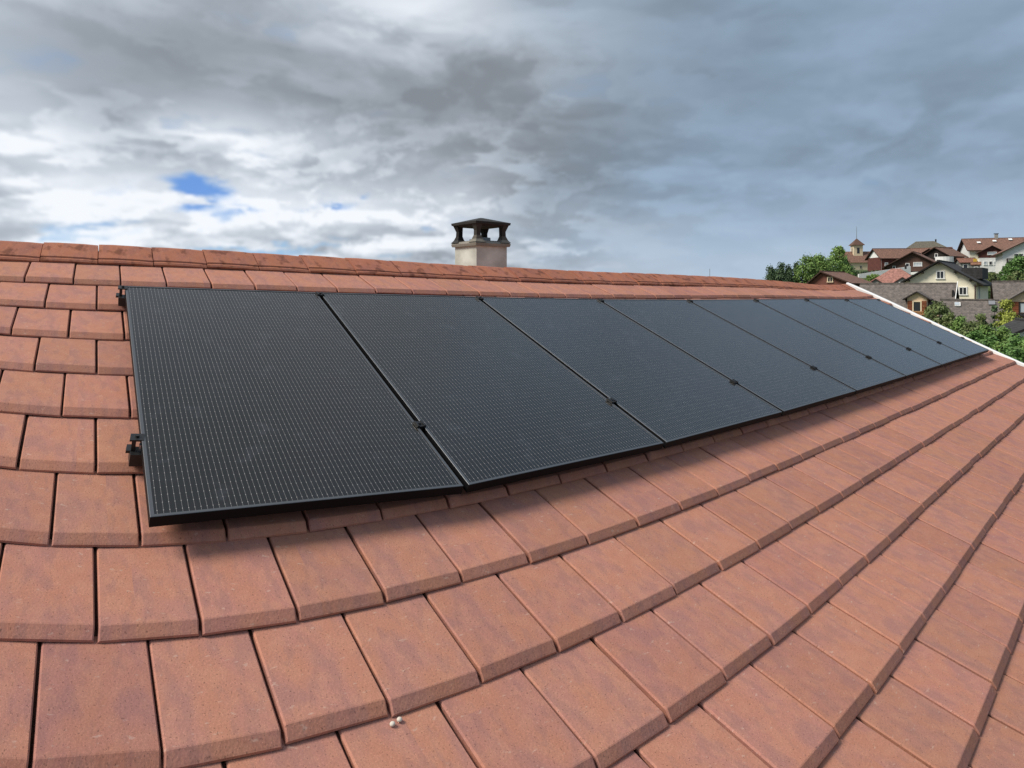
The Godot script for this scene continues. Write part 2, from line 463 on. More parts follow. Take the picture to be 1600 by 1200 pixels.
func roof_building() -> void:
	var house := base("house")
	tag(house, "house under the red flat-tile roof that carries the solar panels", "house")
	# deck under the tiles, both slopes
	var deck := MB.new()
	var nu := 50
	var nv := 18
	for i in nu:
		for j in nv:
			var a := lerpf(U_START, U_END, float(i) / nu); var b := lerpf(U_START, U_END, float(i + 1) / nu)
			var c := lerpf(V_RIDGE, V_EAVE, float(j) / nv); var d := lerpf(V_RIDGE, V_EAVE, float(j + 1) / nv)
			deck.quad(S(a, c, -0.05), S(b, c, -0.05), S(b, d, -0.05), S(a, d, -0.05), Vector3.UP)
	var roof := obj("roof", deck, M.under, house)
	# tiles
	var list: Array = []
	for k in range(-7, 8):
		var shift := 0.5 * absi(k % 2)
		var i := int(U_START) - 1
		while i < 38:
			var a := i + shift
			var b := a + 1.0
			i += 1
			if b <= U_START + 0.3 or a >= U_END - 0.15: continue
			a = maxf(a, U_START); b = minf(b, U_END + 0.012)
			var m := S((a + b) * 0.5, k - 0.5)
			var seen := in_view(m)
			if a > 0.7 and b < 32.7 and k > -6 and k < -1: seen = false
			var size := (S(b, k - 0.5) - S(a, k - 0.5)).length() / maxf(0.3, (m - Vector3(0, EYE, 0)).length())
			list.append([size if seen else -1.0 / (1.0 + m.length()), a, b, float(k)])
	list.sort_custom(func(p, q): return p[0] > q[0])
	var rest := MB.new()
	for i in list.size():
		var r := RandomNumberGenerator.new()
		r.seed = 7919 + int(list[i][1] * 2.0) * 131 + int(list[i][3]) * 17
		if i < 300:
			var mb := MB.new()
			tile(mb, list[i][1], list[i][2], list[i][3], r)
			obj("roof_tile", mb, M.clay, roof)
		else:
			tile(rest, list[i][1], list[i][2], list[i][3], r)
	var far := obj("far_roof_tiles", rest, M.clay, roof)
	far.set_meta("kind", "stuff")
	# ridge tiles
	var k := 0
	var at := -1.3 - 1.295 * 3
	while at < U_END - 0.2:
		var mb := MB.new()
		ridge_tile(mb, maxf(at, U_START) + 0.012, minf(at + 1.295, U_END + 0.03) - 0.008, k)
		obj("ridge_tile", mb, M.ridge_clay, roof)
		at += 1.295
		k += 1
	# back slope, walls
	var back := MB.new()
	for i in nu:
		var a := lerpf(U_START, U_END, float(i) / nu); var b := lerpf(U_START, U_END, float(i + 1) / nu)
		back.quad(S(a, V_RIDGE), S(b, V_RIDGE), behind(b, 4.6), behind(a, 4.6), Vector3.UP + Vector3(-0.3, 0, -0.5), Color.WHITE, Vector2(a * 0.3, 0), Vector2(b * 0.3, 0), Vector2(b * 0.3, 4.6), Vector2(a * 0.3, 4.6))
	obj("back_slope", back, M.clay, house)
	var rim: Array = []
	for i in 25: rim.append(S(lerpf(U_START + 1.0, U_END - 0.6, i / 24.0), V_EAVE - 1.2, -0.08))
	for i in 12: rim.append(S(U_END - 0.6, lerpf(V_EAVE - 1.2, V_RIDGE, (i + 1) / 12.0), -0.08))
	for i in 6: rim.append(behind(U_END - 0.6, 4.2 * (i + 1) / 6.0) - Vector3(0, 0.02, 0))
	for i in 25: rim.append(behind(lerpf(U_END - 0.6, U_START + 1.0, i / 24.0), 4.2) - Vector3(0, 0.02, 0))
	for i in 6: rim.append(behind(U_START + 1.0, 4.2 * (5 - i) / 6.0) - Vector3(0, 0.02, 0))
	for i in 12: rim.append(S(U_START + 1.0, lerpf(V_RIDGE, V_EAVE - 1.2, (i + 1) / 12.0), -0.08))
	var mid := Vector3.ZERO
	for p in rim: mid += p / rim.size()
	var wall := MB.new()
	for i in rim.size():
		var a: Vector3 = rim[i]; var b: Vector3 = rim[(i + 1) % rim.size()]
		var o := (a + b) * 0.5 - mid
		o.y = 0
		wall.quad(a, b, Vector3(b.x, -1, b.z), Vector3(a.x, -1, a.z), o)
	obj("wall", wall, M.render_wall, house)
	# white verge trim along the gable
	var verge := MB.new()
	for kk in range(-8, 8):
		var v0 := float(kk) - 1.0 if kk > -8 else V_RIDGE
		var v1 := float(kk)
		for q in 3:
			var a := lerpf(v0, v1, q / 3.0); var b := lerpf(v0, v1, (q + 1) / 3.0)
			var ua := U_END + 0.035
			var ub := U_END + 0.30
			var ha := 0.11
			var ring := func(v: float) -> Array: return [S(ua, v, -0.35), S(ua, v, ha), S(ua + 0.03, v, ha + 0.03), S(ub - 0.03, v, ha + 0.03), S(ub, v, ha), S(ub, v, -0.7)]
			var r0: Array = (ring as Callable).call(a); var r1: Array = (ring as Callable).call(b)
			var n := up(ua, a)
			var e := (S(ub, a) - S(ua, a)).normalized()
			var outs := [-e, n - e, n, n + e, e]
			for j in 5: verge.quad(r0[j], r0[j + 1], r1[j + 1], r1[j], outs[j])
	obj("verge_trim", verge, M.white_trim, house)
	chimney(house)

func behind(u: float, t: float) -> Vector3:
	var a := S(u, V_RIDGE)
	var d := S(u, V_RIDGE) - S(u, V_RIDGE + 2.0)
	var flat_d := Vector3(d.x, 0, d.z).normalized()
	return a + flat_d * t * 0.906 - Vector3(0, t * 0.423, 0)

func ridge_tile(mb: MB, a: float, b: float, k: int) -> void:
	var r := RandomNumberGenerator.new(); r.seed = 400 + k
	var off := Vector2(r.randf(), r.randf())
	var tone := r.randf_range(0.90, 1.05)
	var col := Color(tone, tone * r.randf_range(0.97, 1.02), tone * r.randf_range(0.95, 1.03))
	var dh := r.randf_range(-0.008, 0.012) - 0.09 * smoothstep(20.0, 34.0, a)
	var rings: Array = []
	for q in 5:
		var f := q / 4.0
		var u := lerpf(a, b, f)
		var lift := dh + 0.018 * (1.0 - f)          # the start laps over the tile before it
		if q == 0 or q == 4: lift -= 0.012
		var uu := u
		if q == 0: uu = a
		var front := [[-7.965, 0.0], [-7.96, 0.045], [-8.0, 0.072], [-8.055, 0.066], [-8.075, 0.095], [-8.58, 0.148], [-8.66, 0.135]]
		var ring: Array = []
		for p in front: ring.append(S(uu, p[0], p[1] + lift))
		for p in [[0.03, 0.135], [0.12, 0.14], [0.75, 0.09], [0.76, 0.0]]:
			ring.append(behind(uu, p[0] * 0.3) + Vector3(0, (p[1] + lift) * TILE * 1.05, 0))
		rings.append(ring)
		if q == 0 or q == 4:
			var inner: Array = []
			for i in ring.size(): inner.append(ring[i] - Vector3(0, 0.022, 0))
			var o := (S(b, -8.3) - S(a, -8.3)) * (-1.0 if q == 0 else 1.0)
			for i in ring.size() - 1: mb.quad(ring[i], ring[i + 1], inner[i + 1], inner[i], o, col, off, off, off, off)
	for q in 4:
		var y0 := 0.0
		for i in rings[0].size() - 1:
			var o: Vector3 = (rings[q][i] + rings[q][i + 1]) * 0.5 - (S(lerpf(a, b, 0.5), -8.6, -0.9) )
			var x0 := q * 0.1; var x1 := q * 0.1 + 0.1
			var y1: float = y0 + (rings[q][i + 1] - rings[q][i]).length() * 1.05
			mb.quad(rings[q][i], rings[q][i + 1], rings[q + 1][i + 1], rings[q + 1][i], o, col, off + Vector2(x0, y0), off + Vector2(x0, y1), off + Vector2(x1, y1), off + Vector2(x1, y0))
			y0 = y1

func chimney(house: Node3D) -> void:
	# stands behind the ridge, square to it
	var at := Vector3(-0.372, 0, -8.0)
	var node := base("chimney", Vector3(at.x, EYE, at.z), deg_to_rad(39.0), house)
	var w := 0.445
	var d := 0.437
	var st := MB.new()
	st.box(Vector3(0, -0.25, 0), Vector3(w, 1.5, d))
	obj("stack", st, M.stack, node)
	var slab := MB.new()
	var y := 0.495
	# base slab with a sloping shoulder
	var s := 0.026
	lathe4(slab, [[w * 0.5 + s, d * 0.5 + s, y], [w * 0.5 + s + 0.008, d * 0.5 + s + 0.008, y + 0.03], [w * 0.5 + 0.015, d * 0.5 + 0.015, y + 0.055], [w * 0.5 - 0.10, d * 0.5 - 0.10, y + 0.075]])
	obj("base_slab", slab, M.concrete, node)
	for c in [Vector2(-1, -1), Vector2(1, -1), Vector2(1, 1), Vector2(-1, 1)]:
		var leg := MB.new()
		var rows := [[0.0, 0.075, 0.0], [0.035, 0.045, 0.012], [0.08, 0.029, 0.022], [0.135, 0.028, 0.024], [0.225, 0.046, 0.0]]
		for i in rows.size() - 1:
			var p: Array = rows[i]; var q: Array = rows[i + 1]
			var pa := Vector3(c.x * (w * 0.5 - 0.02 - p[1] * 0.5 + 0.02 - p[2]), y + 0.045 + p[0], c.y * (d * 0.5 - p[1] * 0.5 - p[2]))
			var pb := Vector3(c.x * (w * 0.5 - 0.02 - q[1] * 0.5 + 0.02 - q[2]), y + 0.045 + q[0], c.y * (d * 0.5 - q[1] * 0.5 - q[2]))
			for e in 4:
				var e0 := Vector3([-1, 1, 1, -1][e], 0, [-1, -1, 1, 1][e])
				var e1 := Vector3([1, 1, -1, -1][e], 0, [-1, 1, 1, -1][e])
				leg.quad(pa + e0 * p[1], pa + e1 * p[1], pb + e1 * q[1], pb + e0 * q[1], e0 + e1, Color.WHITE if i < 1 else (Color(0.45, 0.43, 0.42) if i < 2 else Color(0.15, 0.145, 0.145)))
		obj("leg", leg, M.concrete if c.x + c.y > -2 and c != Vector2(1, -1) else M.soot, node)
	var cap := MB.new()
	var t := y + 0.247
	lathe4(cap, [[w * 0.5 - 0.03, d * 0.5 - 0.03, t - 0.012], [w * 0.5 + 0.03, d * 0.5 + 0.03, t + 0.01], [w * 0.5 + 0.034, d * 0.5 + 0.034, t + 0.036], [0.02, 0.02, t + 0.1]])
	obj("cap", cap, M.soot, node)
	var flue := MB.new()
	flue.tube(Vector3(0.06, y + 0.02, -0.02), Vector3(0.06, y + 0.115, -0.02), 0.085, 0.08, 12)
	flue.tube(Vector3(-0.13, y + 0.02, 0.03), Vector3(-0.13, y + 0.085, 0.03), 0.05, 0.05, 10)
	obj("flue", flue, M.metal_grey, node)

func lathe4(mb: MB, rows: Array) -> void:
	for i in rows.size() - 1:
		var a: Array = rows[i]; var b: Array = rows[i + 1]
		for e in 4:
			var e0 := Vector2([-1, 1, 1, -1][e], [-1, -1, 1, 1][e])
			var e1 := Vector2([1, 1, -1, -1][e], [-1, 1, 1, -1][e])
			var o := Vector3(e0.x + e1.x, 0.0, e0.y + e1.y) + Vector3(0, (a[0] - b[0]) * 6.0, 0)
			mb.quad(Vector3(e0.x * a[0], a[2], e0.y * a[1]), Vector3(e1.x * a[0], a[2], e1.y * a[1]), Vector3(e1.x * b[0], b[2], e1.y * b[1]), Vector3(e0.x * b[0], b[2], e0.y * b[1]), o)
	for q in [rows[0], rows[rows.size() - 1]]:
		mb.quad(Vector3(-q[0], q[2], -q[1]), Vector3(q[0], q[2], -q[1]), Vector3(q[0], q[2], q[1]), Vector3(-q[0], q[2], q[1]), Vector3(0, -1 if q == rows[0] else 1, 0))

# ------------------------------------------------------------------ solar panels
const P_U := 0.544
const P_V := -6.186
const P_W := 4.070
const P_L := 5.24
const P_H := 0.414

func panels() -> void:
	var place := ["first, nearest panel at the left end of the row", "second panel from the left end of the row", "third panel from the left end of the row", "fourth panel from the left, just left of mid row", "fifth panel from the left, just right of mid row", "third panel from the far right end of the row", "next to last panel before the white verge", "farthest panel, at the right end beside the white verge"]
	for i in 8:
		var u0 := P_U + i * P_W + (0.0 if i == 0 else 0.043)
		var u1 := P_U + (i + 1) * P_W - (0.0 if i == 7 else 0.043)
		var q := [S(u0, P_V, P_H), S(u1, P_V, P_H), S(u1, P_V + P_L, P_H), S(u0, P_V + P_L, P_H)]
		var org: Vector3 = (q[0] + q[1] + q[2] + q[3]) * 0.25
		var n: Vector3 = (q[3] - q[1]).cross(q[2] - q[0]).normalized()
		if n.y < 0: n = -n
		var node := base("solar_panel", org)
		tag(node, "black framed solar panel, " + place[i], "solar panel", "solar panels in a row on the roof")
		for j in 4: q[j] -= org
		var at := func(x: float, y: float, h: float) -> Vector3:     # x, y in metres from the edges, by fractions
			var a: Vector3 = q[0].lerp(q[1], x); var b: Vector3 = q[3].lerp(q[2], x)
			return a.lerp(b, y) + n * h
		var wl: float = ((q[1] - q[0]).length() + (q[2] - q[3]).length()) * 0.5
		var ll: float = ((q[3] - q[0]).length() + (q[2] - q[1]).length()) * 0.5
		var fx := 0.011 / wl
		var fy := 0.011 / ll
		var fm := MB.new()
		var rings := [[0.0, -0.036], [0.0, -0.0012], [0.0012, 0.0], [0.011, 0.0], [0.011, -0.004]]
		var pts: Array = []
		for r in rings:
			var ex: float = r[0] / wl; var ey: float = r[0] / ll
			var line: Array = []
			for c in [[ex, ey], [1 - ex, ey], [1 - ex, 1 - ey], [ex, 1 - ey]]: line.append((at as Callable).call(c[0], c[1], r[1]))
			pts.append(line)
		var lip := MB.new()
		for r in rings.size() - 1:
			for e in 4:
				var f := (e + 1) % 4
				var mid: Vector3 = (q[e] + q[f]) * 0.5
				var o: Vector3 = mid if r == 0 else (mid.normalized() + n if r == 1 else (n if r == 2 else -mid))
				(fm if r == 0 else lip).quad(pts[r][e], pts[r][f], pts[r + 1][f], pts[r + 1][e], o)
		for e in 4:
			var f := (e + 1) % 4
			fm.quad(pts[0][e], pts[0][f], pts[0][f] * 0.95 - n * 0.0018, pts[0][e] * 0.95 - n * 0.0018, -n)
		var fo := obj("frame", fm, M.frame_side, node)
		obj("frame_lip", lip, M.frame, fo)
		var gm := MB.new()
		var k := 6
		for a in k:
			for b in k:
				var c := [Vector2(a, b), Vector2(a + 1, b), Vector2(a + 1, b + 1), Vector2(a, b + 1)]
				var p: Array = []
				var uv: Array = []
				for w in c:
					var x: float = lerpf(fx, 1 - fx, w.x / k); var y: float = lerpf(fy, 1 - fy, w.y / k)
					p.append((at as Callable).call(x, y, -0.0022))
					uv.append(Vector2(w.x / k * 60.0, w.y / k * 50.0))
				gm.quad(p[0], p[1], p[2], p[3], n, Color.WHITE, uv[0], uv[1], uv[2], uv[3])
		for w in gm.t: gm.t2.append(Vector2(w.x / 60.0 * 0.68, w.y / 50.0) + Vector2(0.37, 0.21) * i)
		obj("glass", gm, M.cell, node)
		var bk := MB.new()
		bk.quad((at as Callable).call(fx, fy, -0.008), (at as Callable).call(1 - fx, fy, -0.008), (at as Callable).call(1 - fx, 1 - fy, -0.008), (at as Callable).call(fx, 1 - fy, -0.008), -n)
		obj("back_sheet", bk, M.black_metal, node)
	# rails
	var k := 0
	for v in [P_V + 0.16, P_V + P_L - 1.12]:
		var mb := MB.new()
		var us: Array = [0.41]
		for i in 33: us.append(0.6 + i * 1.0)
		us.append(33.3)
		var hw := 0.072
		for i in us.size() - 1:
			var a: Array = rail_ring(us[i], v, hw); var b: Array = rail_ring(us[i + 1], v, hw)
			for e in 4:
				var f := (e + 1) % 4
				mb.quad(a[e], a[f], b[f], b[e], (a[e] + a[f]) * 0.5 - (a[0] + a[2]) * 0.5)
			if i == 0: mb.quad(a[0], a[1], a[2], a[3], a[0] - b[0])
			if i == us.size() - 2: mb.quad(b[0], b[1], b[2], b[3], b[0] - a[0])
		tag(obj("mounting_rail", mb, M.black_metal), ["upper black rail under the panels, its end showing at their top left corner", "lower black rail under the panels, its end jutting out at their left edge"][k], "rail", "rails under the solar panels")
		k += 1
	# clamps
	var nth := ["first", "second", "third", "fourth", "fifth", "sixth", "seventh"]
	for i in 9:
		for row in 2:
			var v := P_V + (0.10 if row == 0 else P_L - 1.17)
			var u := P_U + i * P_W
			var n := up(u, v)
			var x := (S(u + 0.1, v) - S(u - 0.1, v)).normalized()
			var z := x.cross(n).normalized()
			var bs := Basis(x, n, z)
			var end := i == 0 or i == 8
			if i == 0: u -= 0.05
			if i == 8: u += 0.05
			var node := base("panel_clamp", S(u, v, P_H))
			var body := MB.new()
			if end:
				var s := -1.0 if i == 0 else 1.0
				body.box(bs * Vector3(0, 0.003, 0), Vector3(0.042, 0.006, 0.042), bs)
				body.box(bs * Vector3(s * 0.008, -0.022, 0), Vector3(0.012, 0.044, 0.04), bs)
				body.box(bs * Vector3(s * 0.016, -0.040, 0), Vector3(0.026, 0.010, 0.04), bs)
			else:
				body.box(bs * Vector3(0, 0.0035, 0), Vector3(0.044, 0.007, 0.040), bs)
				body.box(bs * Vector3(0.015, 0.009, 0), Vector3(0.007, 0.005, 0.040), bs)
				body.box(bs * Vector3(-0.015, 0.009, 0), Vector3(0.007, 0.005, 0.040), bs)
				body.box(bs * Vector3(0, -0.02, 0), Vector3(0.013, 0.040, 0.036), bs)
			obj("clamp_body", body, M.black_metal, node)
			var bolt := MB.new()
			bolt.tube(bs * Vector3(0, 0.006, 0), bs * Vector3(0, 0.013, 0), 0.0065, 0.0065, 8)
			obj("bolt", bolt, M.black_metal, node)
			if end and row == 1:
				var plate := MB.new()
				plate.box(bs * Vector3(0.014 if i == 0 else -0.014, -0.030, 0.012), Vector3(0.010, 0.03, 0.016), bs)
				obj("steel_nut", plate, M.bolt, node)
			var where := "upper" if row == 0 else "lower"
			var text := "%s black clamp in the %s gap between panels from the left" % [where, nth[clampi(i - 1, 0, 6)]]
			if i == 0: text = "%s black end clamp at the left edge of the first panel" % where
			if i == 8: text = "%s black end clamp on the far right edge of the last panel" % where
			tag(node, text, "clamp", "clamps that hold the solar panels")

func rail_ring(u: float, v: float, hw: float) -> Array:
	return [S(u, v - hw, 0.13), S(u, v + hw, 0.13), S(u, v + hw, 0.285), S(u, v - hw, 0.285)]

# ------------------------------------------------------------------ land
func land(x: float, z: float) -> float:
	var d := -z + 0.12 * x
	var rise := smoothstep(0.37, 0.47, x / maxf(1.0, -z))
	var c := [[-900.0, 0.0], [20.0, 0.0], [45.0, -0.4], [70.0, 0.3], [90.0, 2.2], [112.0, 4.6], [130.0, 6.8], [146.0, 9.0], [170.0, 10.6], [215.0, 12.4], [260.0, 12.0], [420.0, 4.0], [2000.0, 0.0]]
	for i in c.size() - 1:
		if d < c[i + 1][0]:
			var f: float = (d - c[i][0]) / (c[i + 1][0] - c[i][0])
			return lerpf(c[i][1], c[i + 1][1], f) * rise
	return 0.0

func terrain() -> void:
	var n := noise(77, 0.02, 3)
	var xs: Array = [-900.0, -500.0, -250.0]
	for i in 61: xs.append(-150.0 + i * 6.0)
	xs.append_array([280.0, 400.0, 650.0, 900.0])
	var zs: Array = [700.0, 300.0, 100.0]
	for i in 60: zs.append(40.0 - i * 5.0)
	zs.append_array([-320.0, -450.0, -700.0, -1200.0])
	var st := SurfaceTool.new()
	st.begin(Mesh.PRIMITIVE_TRIANGLES)
	st.set_smooth_group(0)
	for j in zs.size():
		for i in xs.size():
			var y := land(xs[i], zs[j]) + n.get_noise_2d(xs[i], zs[j]) * 0.6
			st.set_uv(Vector2(xs[i], zs[j]))
			st.add_vertex(Vector3(xs[i], y, zs[j]))
	for j in zs.size() - 1:
		for i in xs.size() - 1:
			var a := j * xs.size() + i
			for t in [a, a + xs.size(), a + 1, a + 1, a + xs.size(), a + xs.size() + 1]: st.add_index(t)
	st.generate_normals()
	put("terrain", st.commit(), M.ground).set_meta("kind", "structure")

# a point of the village by its bearing and distance
func spot(px: float, py: float, d: float) -> Vector3:
	return Vector3((px - 800.0) / FOCAL * d, EYE - (py - 451.0) / FOCAL * d, -d)

func away(p: Vector3, k: float) -> Vector3:
	return p + Vector3(-p.x / p.z, 0, -1) * k

func facing(px: float) -> float:
	return -atan2(px - 800.0, FOCAL)

# ------------------------------------------------------------------ houses
# walls: an extruded gable house; ridge along local x. With gable_front the ridge runs along z.
func gable_house(called: String, label: String, at: Vector3, turn: float, L: float, W: float, hw: float, pitch: float, over: float, wall: Material, roof: Material, gable_front := false, gable_mat: Material = null, asym := 0.0) -> Node3D:
	var node := base(called, at, turn)
	tag(node, label, "house" if called.ends_with("house") or called == "chalet" else "building")
	var bs := Basis(Vector3.UP, PI / 2) if not gable_front else Basis()   # profile in xy, extruded along z
	var rise := W * 0.5 * tan(pitch)
	var wm := MB.new()
	var prof := PackedVector2Array([Vector2(-W / 2, -4), Vector2(W / 2, -4), Vector2(W / 2, hw), Vector2(asym, hw + rise), Vector2(-W / 2, hw)])
	wm.prism(prof, -L / 2, L / 2, bs)
	obj("wall", wm, wall, node)
	if gable_mat:
		for s in [-1.0, 1.0]:
			var gm := MB.new()
			gm.prism(PackedVector2Array([Vector2(-W / 2, hw - 0.1), Vector2(W / 2, hw - 0.1), Vector2(W / 2, hw + 0.02), Vector2(asym, hw + rise), Vector2(-W / 2, hw + 0.02)]), s * (L / 2 - 0.1), s * (L / 2 + 0.06), bs)
			obj("gable_cladding", gm, gable_mat, node)
	var rm := MB.new()
	var t := 0.2
	for s in [-1.0, 1.0]:
		var ridge := Vector2(asym, hw + rise + 0.06)
		var run := Vector2(s * W / 2 - asym, -rise)
		var e := ridge + run * (1.0 + over / absf(run.x))
		var nn: Vector2 = Vector2(-run.y, run.x).normalized() * s
		if nn.y < 0: nn = -nn
		var a0 := bs * Vector3(ridge.x, ridge.y, -L / 2 - over); var a1 := bs * Vector3(ridge.x, ridge.y, L / 2 + over)
		var b0 := bs * Vector3(e.x, e.y, -L / 2 - over); var b1 := bs * Vector3(e.x, e.y, L / 2 + over)
		var up3 := bs * Vector3(0, t, 0)
		var ln := ridge.distance_to(e)
		var LL := L + 2 * over
		rm.quad(a0 + up3, a1 + up3, b1 + up3, b0 + up3, bs * Vector3(nn.x, nn.y, 0), Color.WHITE, Vector2(0, 0), Vector2(LL, 0), Vector2(LL, ln), Vector2(0, ln))
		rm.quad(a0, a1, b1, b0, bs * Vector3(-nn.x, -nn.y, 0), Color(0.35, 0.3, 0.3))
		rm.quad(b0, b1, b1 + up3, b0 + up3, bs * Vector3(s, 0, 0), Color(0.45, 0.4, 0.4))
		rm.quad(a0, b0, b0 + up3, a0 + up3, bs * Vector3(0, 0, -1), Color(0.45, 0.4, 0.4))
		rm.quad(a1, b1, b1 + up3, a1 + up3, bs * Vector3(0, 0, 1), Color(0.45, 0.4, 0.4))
	var ro := obj("roof", rm, roof, node)
	# ridge cap
	var cap := MB.new()
	cap.box(bs * Vector3(asym, hw + rise + 0.27, 0), bs * Vector3(0.32, 0.14, L + 2 * over) if gable_front else Vector3(L + 2 * over, 0.14, 0.32))
	obj("ridge_cap", cap, roof, ro)
	return node

func hip_roof(node: Node, y: float, L: float, W: float, R: float, h: float, roof: Material, at := Vector3.ZERO) -> void:
	var rm := MB.new()
	var a := at + Vector3(-L / 2, y, -W / 2); var b := at + Vector3(L / 2, y, -W / 2); var c := at + Vector3(L / 2, y, W / 2); var d := at + Vector3(-L / 2, y, W / 2)
	var p := at + Vector3(-R / 2, y + h, 0); var q := at + Vector3(R / 2, y + h, 0)
	var s := sqrt(h * h + W * W / 4)
	rm.quad(d, c, q, p, Vector3(0, 1, 1), Color.WHITE, Vector2(0, s), Vector2(L, s), Vector2((L + R) / 2, 0), Vector2((L - R) / 2, 0))
	rm.quad(a, b, q, p, Vector3(0, 1, -1), Color.WHITE, Vector2(0, s), Vector2(L, s), Vector2((L + R) / 2, 0), Vector2((L - R) / 2, 0))
	rm.tri(a, d, p, Vector3(-1, 1, 0), Vector2(0, s), Vector2(W, s), Vector2(W / 2, 0))
	rm.tri(b, c, q, Vector3(1, 1, 0), Vector2(0, s), Vector2(W, s), Vector2(W / 2, 0))
	for e in [[a, b], [b, c], [c, d], [d, a]]:
		var m: Vector3 = (e[0] + e[1]) * 0.5 - at
		m.y = 0
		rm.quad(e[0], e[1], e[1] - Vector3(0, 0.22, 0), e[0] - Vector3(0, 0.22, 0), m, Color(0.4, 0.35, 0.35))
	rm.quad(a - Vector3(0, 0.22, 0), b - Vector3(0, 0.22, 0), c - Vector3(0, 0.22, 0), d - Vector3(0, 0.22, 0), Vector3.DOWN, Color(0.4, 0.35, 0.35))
	obj("roof", rm, roof, node)

# window on a wall: p is its centre on the wall face, face the outward yaw in the house's own frame
func window(node: Node, p: Vector3, face: float, w: float, h: float, frame: Material, glass: Material, bars := 1, shutters: Material = null) -> void:
	var bs := Basis(Vector3.UP, face)
	var f := MB.new()
	var t := minf(0.13, w * 0.14)
	f.box(p + bs * Vector3(0, h / 2 - t / 2, 0.03), Vector3(w, t, 0.16), bs)
	f.box(p + bs * Vector3(0, -h / 2 + t / 2, 0.05), Vector3(w + 0.12, t, 0.22), bs)
	for s in [-1.0, 1.0]: f.box(p + bs * Vector3(s * (w / 2 - t / 2), 0, 0.03), Vector3(t, h - 2 * t, 0.155), bs)
	for i in bars: f.box(p + bs * Vector3(w * (float(i + 1) / (bars + 1) - 0.5), 0, 0.02), Vector3(0.07, h - 2 * t, 0.12), bs)
	var o := obj("window", f, frame, node)
	var g := MB.new()
	g.box(p + bs * Vector3(0, 0, 0.01), Vector3(w - 2 * t, h - 2 * t, 0.05), bs)
	obj("pane", g, glass, o)
	if shutters:
		for s in [-1.0, 1.0]:
			var m := MB.new()
			m.box(p + bs * Vector3(s * (w * 0.5 + w * 0.27), 0, 0.06), Vector3(w * 0.5, h, 0.07), bs)
			for i in 3: m.box(p + bs * Vector3(s * (w * 0.5 + w * 0.27), h * (0.28 * (i - 1)), 0.1), Vector3(w * 0.5, 0.08, 0.03), bs)
			obj("shutter", m, shutters, node)

func dormer(node: Node, p: Vector3, face: float, w: float, h: float, depth: float, pitch: float, over: float, wall: Material, roof: Material) -> Node:
	# p: middle of the front at its foot
	var bs := Basis(Vector3.UP, face)
	var rise := w * 0.5 * tan(pitch)
	var wm := MB.new()
	wm.prism(PackedVector2Array([Vector2(-w / 2, 0), Vector2(w / 2, 0), Vector2(w / 2, h), Vector2(0, h + rise), Vector2(-w / 2, h)]), -depth, 0)
	var d := MB.new()
	for i in range(0, wm.v.size(), 3): d.tri(p + bs * wm.v[i], p + bs * wm.v[i + 1], p + bs * wm.v[i + 2], bs * wm.n[i], wm.t[i], wm.t[i + 1], wm.t[i + 2])
	var o := obj("dormer", d, wall, node)
	var rm := MB.new()
	for s in [-1.0, 1.0]:
		var a := Vector3(0, h + rise + 0.03, over); var b := Vector3(s * (w / 2 + over), h - over * tan(pitch) + 0.03, over)
		var a1 := Vector3(0, h + rise + 0.03, -depth); var b1 := Vector3(s * (w / 2 + over), h - over * tan(pitch) + 0.03, -depth)
		var t := Vector3(0, 0.15, 0)
		var ln := a.distance_to(b)
		rm.quad(p + bs * (a + t), p + bs * (a1 + t), p + bs * (b1 + t), p + bs * (b + t), bs * Vector3(s * 0.5, 1, 0), Color.WHITE, Vector2(0, 0), Vector2(depth, 0), Vector2(depth, ln), Vector2(0, ln))
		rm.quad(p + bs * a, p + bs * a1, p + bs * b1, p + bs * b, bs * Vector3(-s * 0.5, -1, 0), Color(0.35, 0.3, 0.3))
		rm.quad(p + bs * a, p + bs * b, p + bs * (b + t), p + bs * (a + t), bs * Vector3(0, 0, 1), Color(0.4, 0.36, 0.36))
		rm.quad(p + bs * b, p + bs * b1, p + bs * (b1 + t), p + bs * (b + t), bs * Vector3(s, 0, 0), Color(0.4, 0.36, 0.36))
	obj("dormer_roof", rm, roof, o)
	return o

func balcony(node: Node, p: Vector3, face: float, w: float, h: float, depth: float, m: Material) -> void:
	var bs := Basis(Vector3.UP, face)
	var b := MB.new()
	b.box(p + bs * Vector3(0, 0, depth / 2), Vector3(w, 0.18, depth), bs)
	b.box(p + bs * Vector3(0, h, depth - 0.04), Vector3(w, 0.1, 0.08), bs)
	var n := int(w / 0.22)
	for i in n: b.box(p + bs * Vector3(-w / 2 + (i + 0.5) * w / n, h * 0.5, depth - 0.04), Vector3(0.15, h, 0.04), bs)
	for s in [-1.0, 1.0]: b.box(p + bs * Vector3(s * (w / 2 - 0.03), h * 0.5, depth / 2), Vector3(0.06, h, depth), bs)
	obj("balcony", b, m, node)

func part_box(called: String, node: Node, at: Vector3, size: Vector3, m: Material, bs := Basis()) -> MeshInstance3D:
	var b := MB.new()
	b.box(at, size, bs)
	return obj(called, b, m, node)

func small_chimney(node: Node, at: Vector3, m: Material) -> void:
	part_box("chimney", node, at, Vector3(0.7, 1.6, 0.7), m)
	part_box("chimney_cap", node, at + Vector3(0, 0.95, 0), Vector3(0.95, 0.14, 0.95), M.soot)

